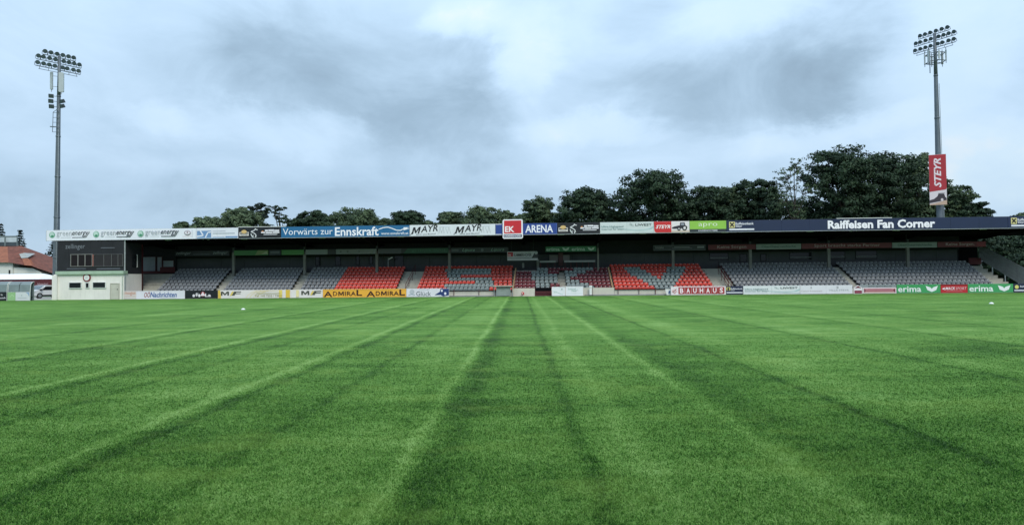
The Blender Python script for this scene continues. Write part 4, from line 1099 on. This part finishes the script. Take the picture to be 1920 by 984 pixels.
for xx in (0.1, 4.2, Lr - 0.1, L - 0.1): MB().box(xx - 0.04, xx + 0.04, 0.06, 0.14, 0, z0_ + 0.3).build('post', STEEL, st)
u0, u1 = (W(70, 530, 88).x - wl.x), (W(90, 530, 88).x - wl.x)
vv, ff = text_mesh_data('Schmankerl', 0.02)
me = bpy.data.meshes.new('lettering'); me.from_pydata([(u0 + (u1 - u0) * a, -0.006, z0_ + 0.22 + 0.2 * b) for a, b in vv], [], ff); me.materials.append(inkm('#b9a0a4')); obj('lettering', me, st)

VANW = mat('white_car_paint', (0.72, 0.73, 0.74), 0.25, 0, 0.03, 1.0)
RUBB = mat('black_rubber', (0.02, 0.02, 0.022), 0.8)
vp = W(66, 558, 78.5)
van = thing('van', 'low white van parked beside the stand, its nose towards the dugout', 'van', (vp.x, 78.4, 0), math.radians(180 + 66))
HW = 0.96
body = [(-3.7, .30), (-3.7, 1.36), (-3.6, 1.48), (-1.0, 1.54), (-0.62, 1.50), (0.02, 1.02), (0.62, .88), (0.82, .74), (0.86, .30)]
MB().prism(body, -HW, HW).build('body', VANW, van)
MB().box(0.70, 0.93, -HW + 0.02, HW - 0.02, .26, .58).box(-2.3, -0.35, -HW - 0.02, HW + 0.02, .27, .42).build('bumper', RUBB, van)
b = MB(); b.prism([(-0.57, 1.475), (0.01, 1.04), (0.03, 1.055), (-0.55, 1.49)], -0.80, 0.80); b.build('windscreen', glass('windscreen_glass', (0.10, 0.13, 0.15), 0.06), van)
for s in (-1, 1):
    b = MB(); b.prism([(-1.55, 0.96), (-0.16, 0.96), (-0.66, 1.38), (-1.45, 1.40)], s * HW, s * (HW + 0.012)); b.build('side_window', BLACKG, van)
    b = MB(); b.prism([(0.40, .70), (0.76, .64), (0.68, .82), (0.42, .86)], s * 0.62, s * (HW + 0.015)); b.build('headlight', mat('headlight_glass', (0.55, 0.58, 0.6), 0.1), van)
    b = MB(); b.box(-0.15, 0.02, s * HW, s * (HW + 0.2), 0.92, 1.10); b.build('mirror', RUBB, van)
    for xx in (0.0, -2.7):
        wmb = MB(); wmb.tube((xx, s * (HW - 0.2), .33), (xx, s * (HW + 0.03), .33), .33, n=18)
        wo = wmb.build('wheel', RUBB, van)
        MB().tube((xx, s * (HW + 0.031), .33), (xx, s * (HW + 0.04), .33), .19, n=14).build('rim', STEEL, wo)
MB().box(0.86, 0.90, -0.5, 0.5, .56, .68).build('grille', RUBB, van)
MB().box(-2.4, -1.9, HW, HW + 0.01, 0.95, 1.2).box(-2.4, -1.9, -HW - 0.01, -HW, 0.95, 1.2).build('sticker', inkm('#cdb878'), van)

TILE = mat('red_roof_tile', (0.165, 0.053, 0.033), 0.85, 0, 0.30, 1.4, 0.8, 9, dirt=0.2)
TILE2 = mat('orange_and_sunlit_tile', (0.27, 0.095, 0.05), 0.85, 0, 0.22, 2.0, 0.8, 9)
HWALL = mat('white_house_render', (0.62, 0.63, 0.59), 0.85, 0, 0.06, 0.5, dirt=0.15)
ho = thing('house', 'white house with steep red tiled roof beyond the left corner of the pitch', 'house', (W(30, 500, 104).x, 104, 0))
ox, oy = ho.location.x, 104
def HP(px, py, Y): p = W(px, py, Y); return (p.x - ox, Y - oy, p.z)
E0, Em, E1, E2 = HP(-70, 491, 100), HP(16, 492, 100), HP(60, 499, 100), HP(98, 512, 101)
R0, R1, R2 = HP(-70, 462, 105), HP(14, 462, 105), HP(40, 461, 105.5)
B0, B2 = (E0[0], 6.5, E0[2]), (E2[0], 8, E2[2])
b = MB(); b.face([Em, E1, R2, R1]); b.face([E1, E2, R2]); b.face([E2, B2, R2]); b.face([B0, B2, R2, R0])
b.build('roof', TILE, ho)
b = MB(); b.face([E0, Em, R1, R0]); b.build('sunlit_slope', TILE2, ho)  # lighter tile puts the sun on this slope into its colour
zl = E1[2]
MB().box(E0[0], HP(18, 500, 100)[0], -3.4, 5.8, 0, E0[2] - 0.1).build('wall', HWALL, ho)
MB().prism([(HP(18, 500, 100)[0], 0), (HP(76, 500, 100)[0], 0), (HP(76, 509, 100.6)[0], HP(76, 509, 100.6)[2] - .15), (HP(60, 501, 100.6)[0], HP(60, 501, 100.6)[2] - .15), (HP(18, 499, 100.6)[0], HP(18, 499, 100.6)[2] - .1)], -3.2, 5.5).build('wall', HWALL, ho)
MB().box(HP(76, 500, 100)[0] + .02, HP(97, 500, 100)[0], -2.2, 5.0, 0, HP(97, 514, 101.5)[2]).build('porch_wall', mat('dark_green_porch', (0.05, 0.07, 0.06), 0.7), ho)
for q in ((15, 18, 506, 514), (57.5, 61, 515, 518.5)):
    a, c = HP(q[0], q[3], 100.4), HP(q[1], q[2], 100.4)
    f = MB().box(a[0] - .05, c[0] + .05, -3.46, -3.38, a[2] - .05, c[2] + .05).build('window', HWALL, ho)
    MB().box(a[0], c[0], -3.49, -3.465, a[2], c[2]).build('pane', BLACKG, f)
for q in ((79, 84, 515, 522), (86, 90, 516, 522)):
    a, c = HP(q[0], q[3], 101.6), HP(q[1], q[2], 101.6)
    f = MB().box(a[0], c[0], -2.27, -2.21, a[2], c[2]).build('window', WHITEP, ho)
    MB().box(a[0] + .06, c[0] - .06, -2.3, -2.272, a[2] + .06, c[2] - .06).build('pane', PALEG, f)
a, c, d_, e = HP(36, 476, 101.8), HP(45, 474, 101.8), HP(52, 483, 101.4), HP(40, 484, 101.4)
b = MB(); 
b.face([a, c, (c[0], c[1] + 2.4, c[2]), (a[0], a[1] + 2.4, a[2])]); b.face([a, e, d_, c]); b.face([a, e, (a[0], a[1] + 2.4, a[2])]); b.face([c, d_, (c[0], c[1] + 2.4, c[2])])
b.build('dormer', mat('dormer_grey', (0.36, 0.38, 0.37), 0.7), ho)
b = MB(); q = [HP(41, 485, 101.2), HP(53, 484, 101.2), HP(62, 498, 99.85), HP(46, 497, 99.85)]
b.face(q); b.face([(v[0], v[1] + .5, v[2] - .2) for v in q]); b.build('roof_patch', TILE2, ho)
p = HP(47, 472, 103.5)
rt = thing('rooftop_glazing', 'grey framed glass screen with pale panes rising above the red roof at the left edge', 'glass screen', (W(0, 460, 107).x, 107, 0))
q0, q1 = W(-60, 464, 107), W(32.5, 442, 107)
for k in range(4):
    a = q0.x + (q1.x - q0.x) * k / 4 - rt.location.x; c = q0.x + (q1.x - q0.x) * (k + 1) / 4 - rt.location.x
    f = MB(); f.box(a, a + .12, 0, .12, 0, q1.z); f.box(c - .12, c, 0, .12, 0, q1.z); f.box(a + .12, c - .12, 0, .12, q1.z - .2, q1.z); f.box(a + .12, c - .12, 0, .12, q0.z - .3, q0.z)
    fo = f.build('frame', mat('grey_green_frame', (0.15, 0.19, 0.19), 0.5), rt)
    MB().box(a + .12, c - .12, .04, .08, (q0.z + q1.z) / 2 - .1, q1.z - .2).build('pane', glass('sky_glass', (0.45, 0.52, 0.54), 0.1), rt)
    MB().box(a + .12, c - .12, .04, .08, q0.z, (q0.z + q1.z) / 2 - .1).build('pane', glass('shade_glass', (0.06, 0.08, 0.09), 0.1), rt)

# ================================================================ floodlight masts
GALV = mat('mast_grey', (0.125, 0.15, 0.175), 0.5, 0.3, 0.15, 1.2, dirt=0.25)
LAMPB = mat('lamp_housing', (0.05, 0.06, 0.068), 0.5, 0.3, 0.1, 3)
LENS = glass('lamp_lens', (0.10, 0.13, 0.15), 0.08)
ANT = mat('antenna_shell', (0.42, 0.46, 0.48), 0.5, 0, 0.06, 1.5)
def lamp_meshes():
    b = MB()
    pr = [(0.07, -0.26), (0.13, -0.20), (0.17, -0.08), (0.235, 0.02), (0.24, 0.05)]      # axis along +x
    for (r0, h0), (r1, h1) in zip(pr, pr[1:]): b.tube((h0, 0, 0), (h1, 0, 0), r0, r1, n=14, cap=False)
    b.tube((-0.3, 0, 0), (-0.26, 0, 0), 0.07, n=14)
    b.box(-0.03, 0.03, -0.27, -0.24, -0.34, 0.02); b.box(-0.03, 0.03, 0.24, 0.27, -0.34, 0.02); b.box(-0.03, 0.03, -0.27, 0.27, -0.36, -0.34)
    l = MB(); l.tube((0.03, 0, 0), (0.045, 0, 0), 0.225, n=14)
    return b.mesh('floodlight', LAMPB), l.mesh('lens', LENS)
LM, LL = lamp_meshes()
def mast(label, pbase, ptop, Y, r0, r1, beta, rows, lensdir, group):
    pb_, pt_ = W(*pbase, Y), W(*ptop, Y)
    dirv = (pt_ - pb_).normalized()
    base = pb_ - dirv * (pb_.z / dirv.z)
    m = thing('floodlight_mast', label, 'floodlight mast', base, 0, group)
    top = pt_ - base
    def at(py):                                            # point on the axis at the height seen at photo row py
        k = (W(lerp(pbase[0], ptop[0], (py - pbase[1]) / (ptop[1] - pbase[1])), py, Y).z - base.z) / top.z
        return top * k
    b = MB(); n = 6
    for k in range(n):
        a, c = k / n, (k + 1) / n
        ra = lerp(r0, r1, a)
        b.tube(top * a, top * c, ra, lerp(r0, r1, c), n=12, cap=k == n - 1)
        if k: b.tube(top * (a - 0.002), top * (a + 0.004), ra + 0.03, n=12)
    b.build('pole', GALV, m, True)
    b = MB()
    off = Vector((math.sin(beta), -math.cos(beta), 0)) * 0.0
    side = Vector((0.12, -0.42, 0))
    d = Vector((math.cos(beta), math.sin(beta), 0))
    nv = Vector(lensdir).normalized()
    MB().path([top * 0.02 + Vector((.28, -r0, 0)), top * 0.8 + Vector((.2, -r0 * .6, 0))], 0.03).build('cable_duct', STEEL, m)
    for py, ss, drop in rows:
        c = at(py)
        bar = MB().tube(c + d * (ss[0] - 0.2), c + d * (ss[-1] + 0.2), 0.045)
        if drop:
            c2 = c - Vector((0, 0, 0.30)); bar.tube(c2 + d * (ss[0] + 0.1), c2 + d * (ss[-1] - 0.1), 0.03)
            for s_ in (ss[0] + .2, ss[0] * .5, ss[-1] * .5, ss[-1] - .2): bar.tube(c + d * s_, c2 + d * s_, 0.025)
        bar.build('crossbar', GALV, m)
        for k, s_ in enumerate(ss):
            o = obj('floodlight', LM, m)
            fw_ = (nv + Vector((0, 0, -0.42 - 0.05 * (k % 3)))).normalized()
            o.rotation_euler = fw_.to_track_quat('X', 'Z').to_euler()
            o.location = c + d * s_ + Vector((0, 0, 0.40))
            obj('lens', LL, o)
    return m, at, d
T6 = [-1.42, -0.85, -0.24, 0.33, 0.90, 1.42]
M8 = [-2.05, -1.58, -0.98, -0.40, 0.42, 0.95, 1.48, 2.02]
B8 = [-2.12, -1.55, -1.0, -0.45, 0.32, 0.78, 1.42, 1.95]
ml, atl, dl = mast('tall floodlight mast with long panel antennas at the left end of the stand', (104.5, 545), (111.5, 106), 76, 0.36, 0.15, math.radians(52),
    [(108.8, T6, False), (119.8, M8, False), (132, B8, True)], (0.75, -0.62, 0), 'floodlight masts behind the stand')
def vbox(m, c, w, d, h, name, mt, rz=0.0):
    o = MB().prism(rrect(w, h, min(w, h) * 0.2), -d / 2, d / 2).build(name, mt, m); o.location = c - Vector((0, 0, h / 2)); o.rotation_euler = (0, 0, rz); return o
c = atl(156); 
for dx, w, py0, py1 in ((-0.62, .28, 137, 170), (0.50, .52, 138, 175)):
    h = (py1 - py0) / F * 76
    cc = atl((py0 + py1) / 2) + Vector((dx, -0.35, 0))
    vbox(ml, cc, w, .18, h, 'panel_antenna', ANT, 0.25 if dx > 0 else -0.3)
    b = MB(); b.tube(cc + Vector((0, .1, h * .3)), atl((py0 + py1) / 2) + Vector((0, 0, h * .3)), .03).tube(cc + Vector((0, .1, -h * .3)), atl((py0 + py1) / 2) + Vector((0, 0, -h * .3)), .03)
    b.tube(cc + Vector((.0, 0, -h * .5 - .25)), cc + Vector((0, 0, -h * .5)), .05); b.build('bracket', STEEL, ml)
for dx, py in ((-.68, 181.5), (-.70, 191), (-.62, 201), (.62, 191.5), (.62, 200.5)):
    cc = atl(py) + Vector((dx, -.3, 0)); h = .42
    o = MB().box(-.24, .24, -.14, .14, -.2, .2).build('box_floodlight', LAMPB, ml); o.location = cc; o.rotation_euler = (math.radians(28), 0, 0.5 if dx < 0 else -0.4)
    MB().box(-.2, .2, -.15, -.142, -.15, .15).build('lens', LENS, o)
    MB().tube(cc, atl(py), .03).build('bracket', GALV, ml)
b = MB()
for dx in (-.42, .42): b.tube(atl(249) + Vector((dx, -.35, 0)), atl(212) + Vector((dx * .9, -.35, 0)), .03)
for k in range(5):
    py = 249 - 9 * k; b.tube(atl(py) + Vector((-.42, -.35, 0)), atl(py) + Vector((.42, -.35, 0)), .025)
b.tube(atl(212) + Vector((-.38, -.35, 0)), atl(207) + Vector((0, -.3, 0)), .03).tube(atl(212) + Vector((.38, -.35, 0)), atl(207) + Vector((0, -.3, 0)), .03)
b.tube(atl(238.5), atl(238.5) + Vector((-.75, -.3, 0)), .06)
b.build('climbing_cage', GALV, ml)
T6r = [-1.72, -1.12, -0.5, 0.18, 0.85, 1.5]
mr, atr, dr = mast('tall floodlight mast with a ring of small antennas behind the right stand', (1762.3, 405), (1752.3, 63), 81, 0.47, 0.16, math.radians(-61),
    [(65, T6r, False), (77, [q * 1.1 for q in M8], False), (90, [q * 1.12 for q in B8], True)], (-0.86, -0.5, 0), 'floodlight masts behind the stand')
c0, c1 = atr(102), atr(117)
for c in (c0, c1):
    b = MB()
    ring = [c + Vector((1.05 * math.cos(a), 1.05 * math.sin(a), 0)) for a in [math.pi / 3 * k + .3 for k in range(7)]]
    b.path(ring, .045)
    for q in ring[:6:2]: b.tube(c, q, .04)
    b.build('antenna_ring', GALV, mr)
for k, (a, h, w) in enumerate(((.3, 1.5, .22), (1.35, 1.1, .16), (2.4, 1.3, .2), (3.5, 1.5, .26), (4.5, .9, .18), (5.5, 1.3, .2))):
    cc = (c0 + c1) / 2 + Vector((1.12 * math.cos(a), 1.12 * math.sin(a), .1))
    vbox(mr, cc, w, .14, h, 'panel_antenna', ANT, a + math.pi / 2)
    MB().tube(cc + Vector((0, 0, -h / 2 - .3)), cc + Vector((0, 0, h / 2 + .3)), .035).build('antenna_pipe', GALV, mr)
cc = c1 + Vector((-1.0, -.5, 0)); MB().tube(cc + Vector((0, 0, -1.5)), cc + Vector((0, 0, 1.2)), .05).build('antenna_pipe', GALV, mr)
# the banner on the right mast
bl, br, tl = W(1743, 385, 80.2), W(1776, 383.5, 80.2), W(1742, 290.5, 80.2)
w, h = (br - bl).length / 1.2, tl.z - bl.z
fb = thing('mast_banner', 'tall red and white banner with upright white lettering on the right floodlight mast', 'banner', ((bl.x + br.x) / 2, 80.2, (bl.z + br.z) / 2), math.radians(-24), None)
MB().box(-w / 2, w / 2, -.03, .03, 0, h).build('panel', inkm('#dcd9d4'), fb)
prints(fb, w, h, [('p', [(0, .995), (1, .995), (1, .33), (.97, .305), (.9, .295), (.04, .265), (0, .265)], '#a92a33'), ('t', 'STEYR', .28, .70, .345, .925, '#e8e2de', {'bold': .05, 'shear': .3, 'up': True}),
                  ('p', [(0, .0), (1, .0), (1, .09), (.5, .05), (0, .02)], '#bfa58c'), ('p', [(.0, .10), (.25, .12), (.45, .17), (.52, .22), (.85, .215), (.9, .15), (.98, .13), (.98, .09), (.6, .07), (0, .04)], '#3a3238'),
                  ('e', .72, .10, .022, .028, '#d5cfc8'), ('r', .5, .88, .225, .232, '#3a3238')])
for zz in (.3, h - .3): MB().box(-.5, .5, .03, .12, zz - .05, zz + .05).build('clamp', GALV, fb)
# ================================================================ TREES
def leaf_material(key, lo, hi):
    m = bpy.data.materials.new(key); m.use_nodes = True
    N = NT(m.node_tree); b = m.node_tree.nodes['Principled BSDF']
    at = N.n('ShaderNodeAttribute', attribute_name='tone')
    N.put(b.inputs['Base Color'], N.ramp(at.outputs['Fac'], [(0.0, lo), (1.0, hi)]))
    b.inputs['Roughness'].default_value = 0.65
    b.inputs['Specular IOR Level'].default_value = 0.25
    out = m.node_tree.nodes['Material Output']
    tr = N.n('ShaderNodeBsdfTranslucent'); N.put(tr.inputs[0], N.ramp(at.outputs['Fac'], [(0.0, lo), (1.0, hi)]))
    mx = N.n('ShaderNodeMixShader'); mx.inputs[0].default_value = 0.15
    m.node_tree.links.new(b.outputs[0], mx.inputs[1]); m.node_tree.links.new(tr.outputs[0], mx.inputs[2])
    m.node_tree.links.new(mx.outputs[0], out.inputs[0])
    return m
LEAF = {  # mid and light greens also carry the farther trees' haze in the colour
    'dark': leaf_material('dark_leaves', (0.011, 0.026, 0.015), (0.048, 0.084, 0.041)),
    'mid': leaf_material('mid_leaves', (0.032, 0.056, 0.030), (0.104, 0.150, 0.072)),
    'light': leaf_material('light_leaves', (0.052, 0.082, 0.046), (0.145, 0.200, 0.105)),
    'needle': leaf_material('needles', (0.012, 0.024, 0.021), (0.038, 0.060, 0.046)),
}
BARK = mat('bark', (0.05, 0.042, 0.035), 0.9, 0, 0.25, 3)
def leaf_mesh(name, C, tone, size, D):
    """one quad leaf spray at every point of C"""
    n = len(C)
    nrm = rng.normal(size=(n, 3)) * 0.42 + D; nrm[:, 2] += 0.35
    nrm /= np.linalg.norm(nrm, axis=1)[:, None]
    a = np.cross(nrm, rng.normal(size=(n, 3))); a /= np.linalg.norm(a, axis=1)[:, None]
    b = np.cross(nrm, a)
    s = (size * (0.6 + 0.8 * rng.random(n)))[:, None]
    V = np.stack([C - a * s, C - b * s * 0.55, C + a * s, C + b * s * 0.55], 1)
    V[:, 0] += nrm * s * -0.25; V[:, 2] += nrm * s * -0.25
    me = bpy.data.meshes.new(name)
    me.vertices.add(n * 4); me.loops.add(n * 4); me.polygons.add(n)
    me.vertices.foreach_set('co', V.ravel())
    me.loops.foreach_set('vertex_index', np.arange(n * 4, dtype=np.int32))
    me.polygons.foreach_set('loop_start', np.arange(0, n * 4, 4, dtype=np.int32))
    me.polygons.foreach_set('loop_total', np.full(n, 4, dtype=np.int32))
    me.attributes.new('tone', 'FLOAT', 'POINT').data.foreach_set('value', np.repeat(tone, 4).astype(np.float32))
    me.update(calc_edges=True)
    return me
def sphere_pts(n, shell=0.0):
    v = rng.normal(size=(n, 3)); v /= np.linalg.norm(v, axis=1)[:, None]
    return v * ((shell + (1 - shell) * rng.random(n)) ** (1 / 2.2))[:, None]
TREE_GROUP = 'trees behind the stand'
def tree(label, px, ptop, pw, Y, leaf='dark', kind='broad', zlow=4.0, dens=1.0, name=None, seed=None, lobes=None):
    top = W(px, ptop, Y)
    w = pw * 1.10 / F * Y
    H = top.z
    r = thing(name or {'broad': 'broadleaf_tree', 'pine': 'pine_tree', 'spruce': 'spruce_tree', 'sparse': 'larch_tree'}[kind], label, 'tree', (top.x, Y, 0), 0, TREE_GROUP)
    tk = MB()
    tr = (0.018 * H + 0.06) * (0.5 if kind == 'sparse' else 1)
    pts = [Vector((0, 0, -0.05))]
    for k in range(1, 6): pts.append(Vector((R.uniform(-.2, .2), R.uniform(-.2, .2), H * 0.86 * k / 5)))
    for k, (a, b) in enumerate(zip(pts, pts[1:])): tk.tube(a, b, tr * (1 - k * .18), tr * (1 - (k + 1) * .18), n=7, cap=k == 4)
    cl, tones, nrs = [], [], []
    def unit(v): return v / (np.linalg.norm(v, axis=1)[:, None] + 1e-6)
    if kind in ('broad', 'sparse', 'pine'):
        cz = (H + zlow) / 2; hz = (H - zlow) / 2
        # lobes of the crown
        L = []
        nl = {'broad': 19, 'sparse': 9, 'pine': 8}[kind]
        for k in range(nl):
            t = (k + 0.5) / nl
            zz = lerp(zlow + 0.12 * hz, H - 0.12 * hz * 2, t ** 0.9)
            prof = math.sin(math.pi * min(0.98, max(0.06, 0.05 + 0.87 * (1 - (zz - zlow) / (H - zlow))))) ** 0.7
            a = k * 2.4 + R.uniform(-.4, .4)
            rad = w / 2 * prof * R.uniform(0.30, 0.80)
            rr = w * R.uniform(0.18, 0.27)
            L.append((rad * math.cos(a), rad * math.sin(a) * 0.9, min(zz, H - rr * 1.1), rr))
        L.append((R.uniform(-.05, .05) * w, 0, H - 0.17 * w * 1.12, 0.17 * w))
        if lobes:
            for (lx, ly, lr) in lobes:
                q = W(lx, ly, Y); rr = lr / F * Y; L.append((q.x - top.x, R.uniform(-1, 1), q.z - rr * 1.15, rr))
        for (x, y_, z, rr) in L:
            tk.tube((0, 0, min(z * 0.7, H * .6)), (x * .9, y_ * .9, z), tr * .35, tr * .1, n=5, cap=False)
            ncl = int({'broad': 21, 'sparse': 22, 'pine': 16}[kind] * dens * (rr / (0.2 * w)) ** 2)
            q = sphere_pts(max(4, ncl), 0.35) * np.array([rr, rr, rr * {'broad': .82, 'sparse': .8, 'pine': .45}[kind]]) + np.array([x, y_, z])
            for c in q:
                k = R.uniform(0.55, 1.0)
                cr = {'broad': 0.125, 'sparse': 0.075, 'pine': 0.09}[kind] * min(w, 11) * k
                nn = int({'broad': 46, 'sparse': 20, 'pine': 26}[kind] * dens)
                p = sphere_pts(nn) * np.array([cr, cr, cr * (0.50 if kind != 'pine' else .35)]) + c
                nrs.append(unit(p - c) * 0.75 + unit(p - np.array([x, y_, z])) * 0.45)
                cl.append(p); tones.append(np.clip(np.full(nn, R.uniform(0.0, 0.85)) + rng.normal(size=nn) * 0.14, 0, 1))
            if kind == 'sparse':
                for c in q[::2]: tk.tube((x * .6, y_ * .6, z - .3), tuple(c), .05, .015, n=4, cap=False)
        size = {'broad': 0.20, 'sparse': 0.12, 'pine': 0.17}[kind] * (Y / 105) ** 0.6
    else:
        nt = 22
        for k in range(nt):
            t = k / (nt - 1)
            z = lerp(zlow, H - 0.1, t)
            rad = w / 2 * (1 - t) ** 0.85 * R.uniform(.82, 1.12) + 0.12
            nb = int(11 * (1 - t) + 4)
            for j in range(nb):
                a = 2 * math.pi * j / nb + k * .7 + R.uniform(-.2, .2)
                rl = rad * R.uniform(.75, 1.1)
                nn = int((14 + 16 * (1 - t)) * dens)
                s = rng.random(nn) ** 0.7
                sag = -0.28 * rl * s ** 1.5 + 0.10 * rl * s
                p = np.stack([np.cos(a) * rl * s, np.sin(a) * rl * s, z + sag], 1) + rng.normal(size=(nn, 3)) * np.array([.16, .16, .10]) * (0.4 + w / 14)
                nrs.append(np.tile(np.array([[np.cos(a) * .3, np.sin(a) * .3, .6]]), (nn, 1)))
                cl.append(p); tones.append(np.clip(np.full(nn, R.uniform(.1, .7)) + rng.normal(size=nn) * .12, 0, 1))
        size = 0.17 * (Y / 105) ** 0.6
    tk.build('trunk', BARK, r)
    C_ = np.concatenate(cl); T_ = np.concatenate(tones)
    me = leaf_mesh('crown', C_, T_, size, np.concatenate(nrs))
    me.materials.append(LEAF[leaf])
    obj('crown', me, r)
    return r
T = tree
# left group, far behind the roof
T('smallest low tree at the left end of the row above the white roof banners', 342, 413, 46, 128, 'mid', zlow=6)
T('low bushy tree second from the left above the white roof banners', 392, 403, 62, 126, 'light', zlow=6)
T('broad pale green tree left of the dark pine above the black roof banner', 452, 383, 84, 124, 'light', zlow=5)
T('dark upright pine between the pale green tree and the ragged pine', 490, 375, 46, 126, 'needle', 'pine', zlow=8, dens=1.2)
T('ragged pine with thin drooping branches above the blue roof banner', 524, 376, 62, 125, 'dark', 'pine', zlow=6, dens=.85)
T('dark tree at the left flank of the broadest round tree', 590, 392, 66, 122, 'dark', zlow=6)
T('broadest round tree above the middle of the blue roof banner', 655, 383, 130, 124, 'mid', zlow=5, lobes=[(625, 390, 24), (690, 388, 26)])
T('low tree filling the gap right of the broadest round tree', 715, 404, 70, 126, 'mid', zlow=5)
T('dark twin topped tree above the first calligraphic lettering', 765, 391, 62, 120, 'dark', zlow=6, lobes=[(752, 398, 14), (782, 402, 14)])
T('low tree at the left flank of the tree left of the square red sign', 846, 394, 60, 124, 'mid', zlow=6)
T('rounded tree left of the square red sign', 905, 381, 96, 124, 'mid', zlow=5)
T('small feathery tree directly behind the square red sign', 950, 391, 40, 126, 'light', zlow=6, dens=.9)
T('loose upright tree just right of the square red sign', 1010, 366, 72, 112, 'mid', zlow=6, dens=.85)
T('round crowned dark tree above the black banner right of the square sign', 1094, 346, 98, 108, 'dark', zlow=5, lobes=[(1075, 362, 24), (1120, 358, 26)])
T('tall twin peaked dark tree above the pale mint banner', 1226, 312, 128, 104, 'dark', zlow=5, lobes=[(1200, 313, 22), (1246, 309, 28), (1178, 350, 22), (1275, 345, 26)])
T('mid height tree right of the twin peaked tree', 1325, 343, 92, 104, 'dark', zlow=5)
T('mid height tree above the lime green banner', 1368, 346, 80, 106, 'mid', zlow=5)
T('tree with small upright tip left of the thin larch', 1424, 331, 86, 104, 'dark', zlow=5)
T('thin feathery larch leaning left of the tallest tree', 1488, 289, 84, 97, 'mid', 'sparse', zlow=6, dens=.9)
T('tallest broad dark tree above the large white lettering', 1578, 267, 126, 102, 'dark', zlow=4, dens=1.05, lobes=[(1570, 268, 34), (1535, 300, 28), (1610, 292, 28)])
T('second tallest dark tree between the tallest tree and the right mast', 1660, 276, 118, 103, 'dark', zlow=4, lobes=[(1640, 279, 26), (1690, 282, 26)])
T('lighter tall tree just left of the mast banner', 1722, 282, 84, 106, 'mid', zlow=4, dens=.9)
T('tree sloping away right of the mast banner', 1788, 345, 72, 104, 'mid', zlow=4, dens=.9)
T('lowest spreading tree right of the mast banner', 1826, 376, 62, 102, 'dark', zlow=4, dens=.9)
T('dark tree seen under the roof beyond the right end of the stand', 1880, 432, 110, 92, 'dark', zlow=0.6)
T('bluish tree top at the right edge of the photo', 1925, 394, 70, 118, 'mid', zlow=3)
T('dense undergrowth tree behind the lime green banner', 1395, 372, 110, 110, 'dark', zlow=3, dens=.8)
T('dense undergrowth tree below the larch', 1480, 366, 110, 108, 'dark', zlow=3, dens=.8)
T('dense undergrowth tree below the tallest tree', 1600, 350, 130, 110, 'dark', zlow=3, dens=.8)
T('dense undergrowth tree below the second tallest tree', 1700, 350, 120, 110, 'dark', zlow=3, dens=.8)
T('dense undergrowth tree behind the pale mint banner', 1180, 388, 90, 112, 'mid', zlow=3, dens=.8)
T('dark bush like tree beside the sloping side screen', 1935, 470, 90, 82, 'dark', zlow=0.4)
T('low dark tree filling the gap left of the round crowned dark tree', 1052, 396, 60, 112, 'mid', zlow=4)
T('low dark tree filling the gap between the round crown and the twin peaks', 1150, 388, 60, 110, 'mid', zlow=4)
T('low pale tree filling the gap left of the ragged pine', 425, 405, 60, 128, 'mid', zlow=5)
T('low tree filling the gap between the ragged pine and the round trees', 560, 406, 60, 126, 'mid', zlow=5)
T('low tree filling the gap right of the twin topped tree', 800, 411, 50, 126, 'mid', zlow=5)
T('low tree filling the gap right of the square red sign', 978, 398, 46, 120, 'mid', zlow=5)
T('dense undergrowth tree behind the red and tractor banner', 1278, 380, 90, 112, 'dark', zlow=3)
# conifers beyond the house
T('dark spruce at the very left edge of the photo', 2, 420, 44, 130, 'needle', 'spruce', zlow=3)
T('slim dark spruce rising behind the red tiled roof', 38, 432, 54, 126, 'needle', 'spruce', zlow=2)
T('wide dark spruce between the house and the left mast', 101, 449, 70, 116, 'needle', 'spruce', zlow=1)
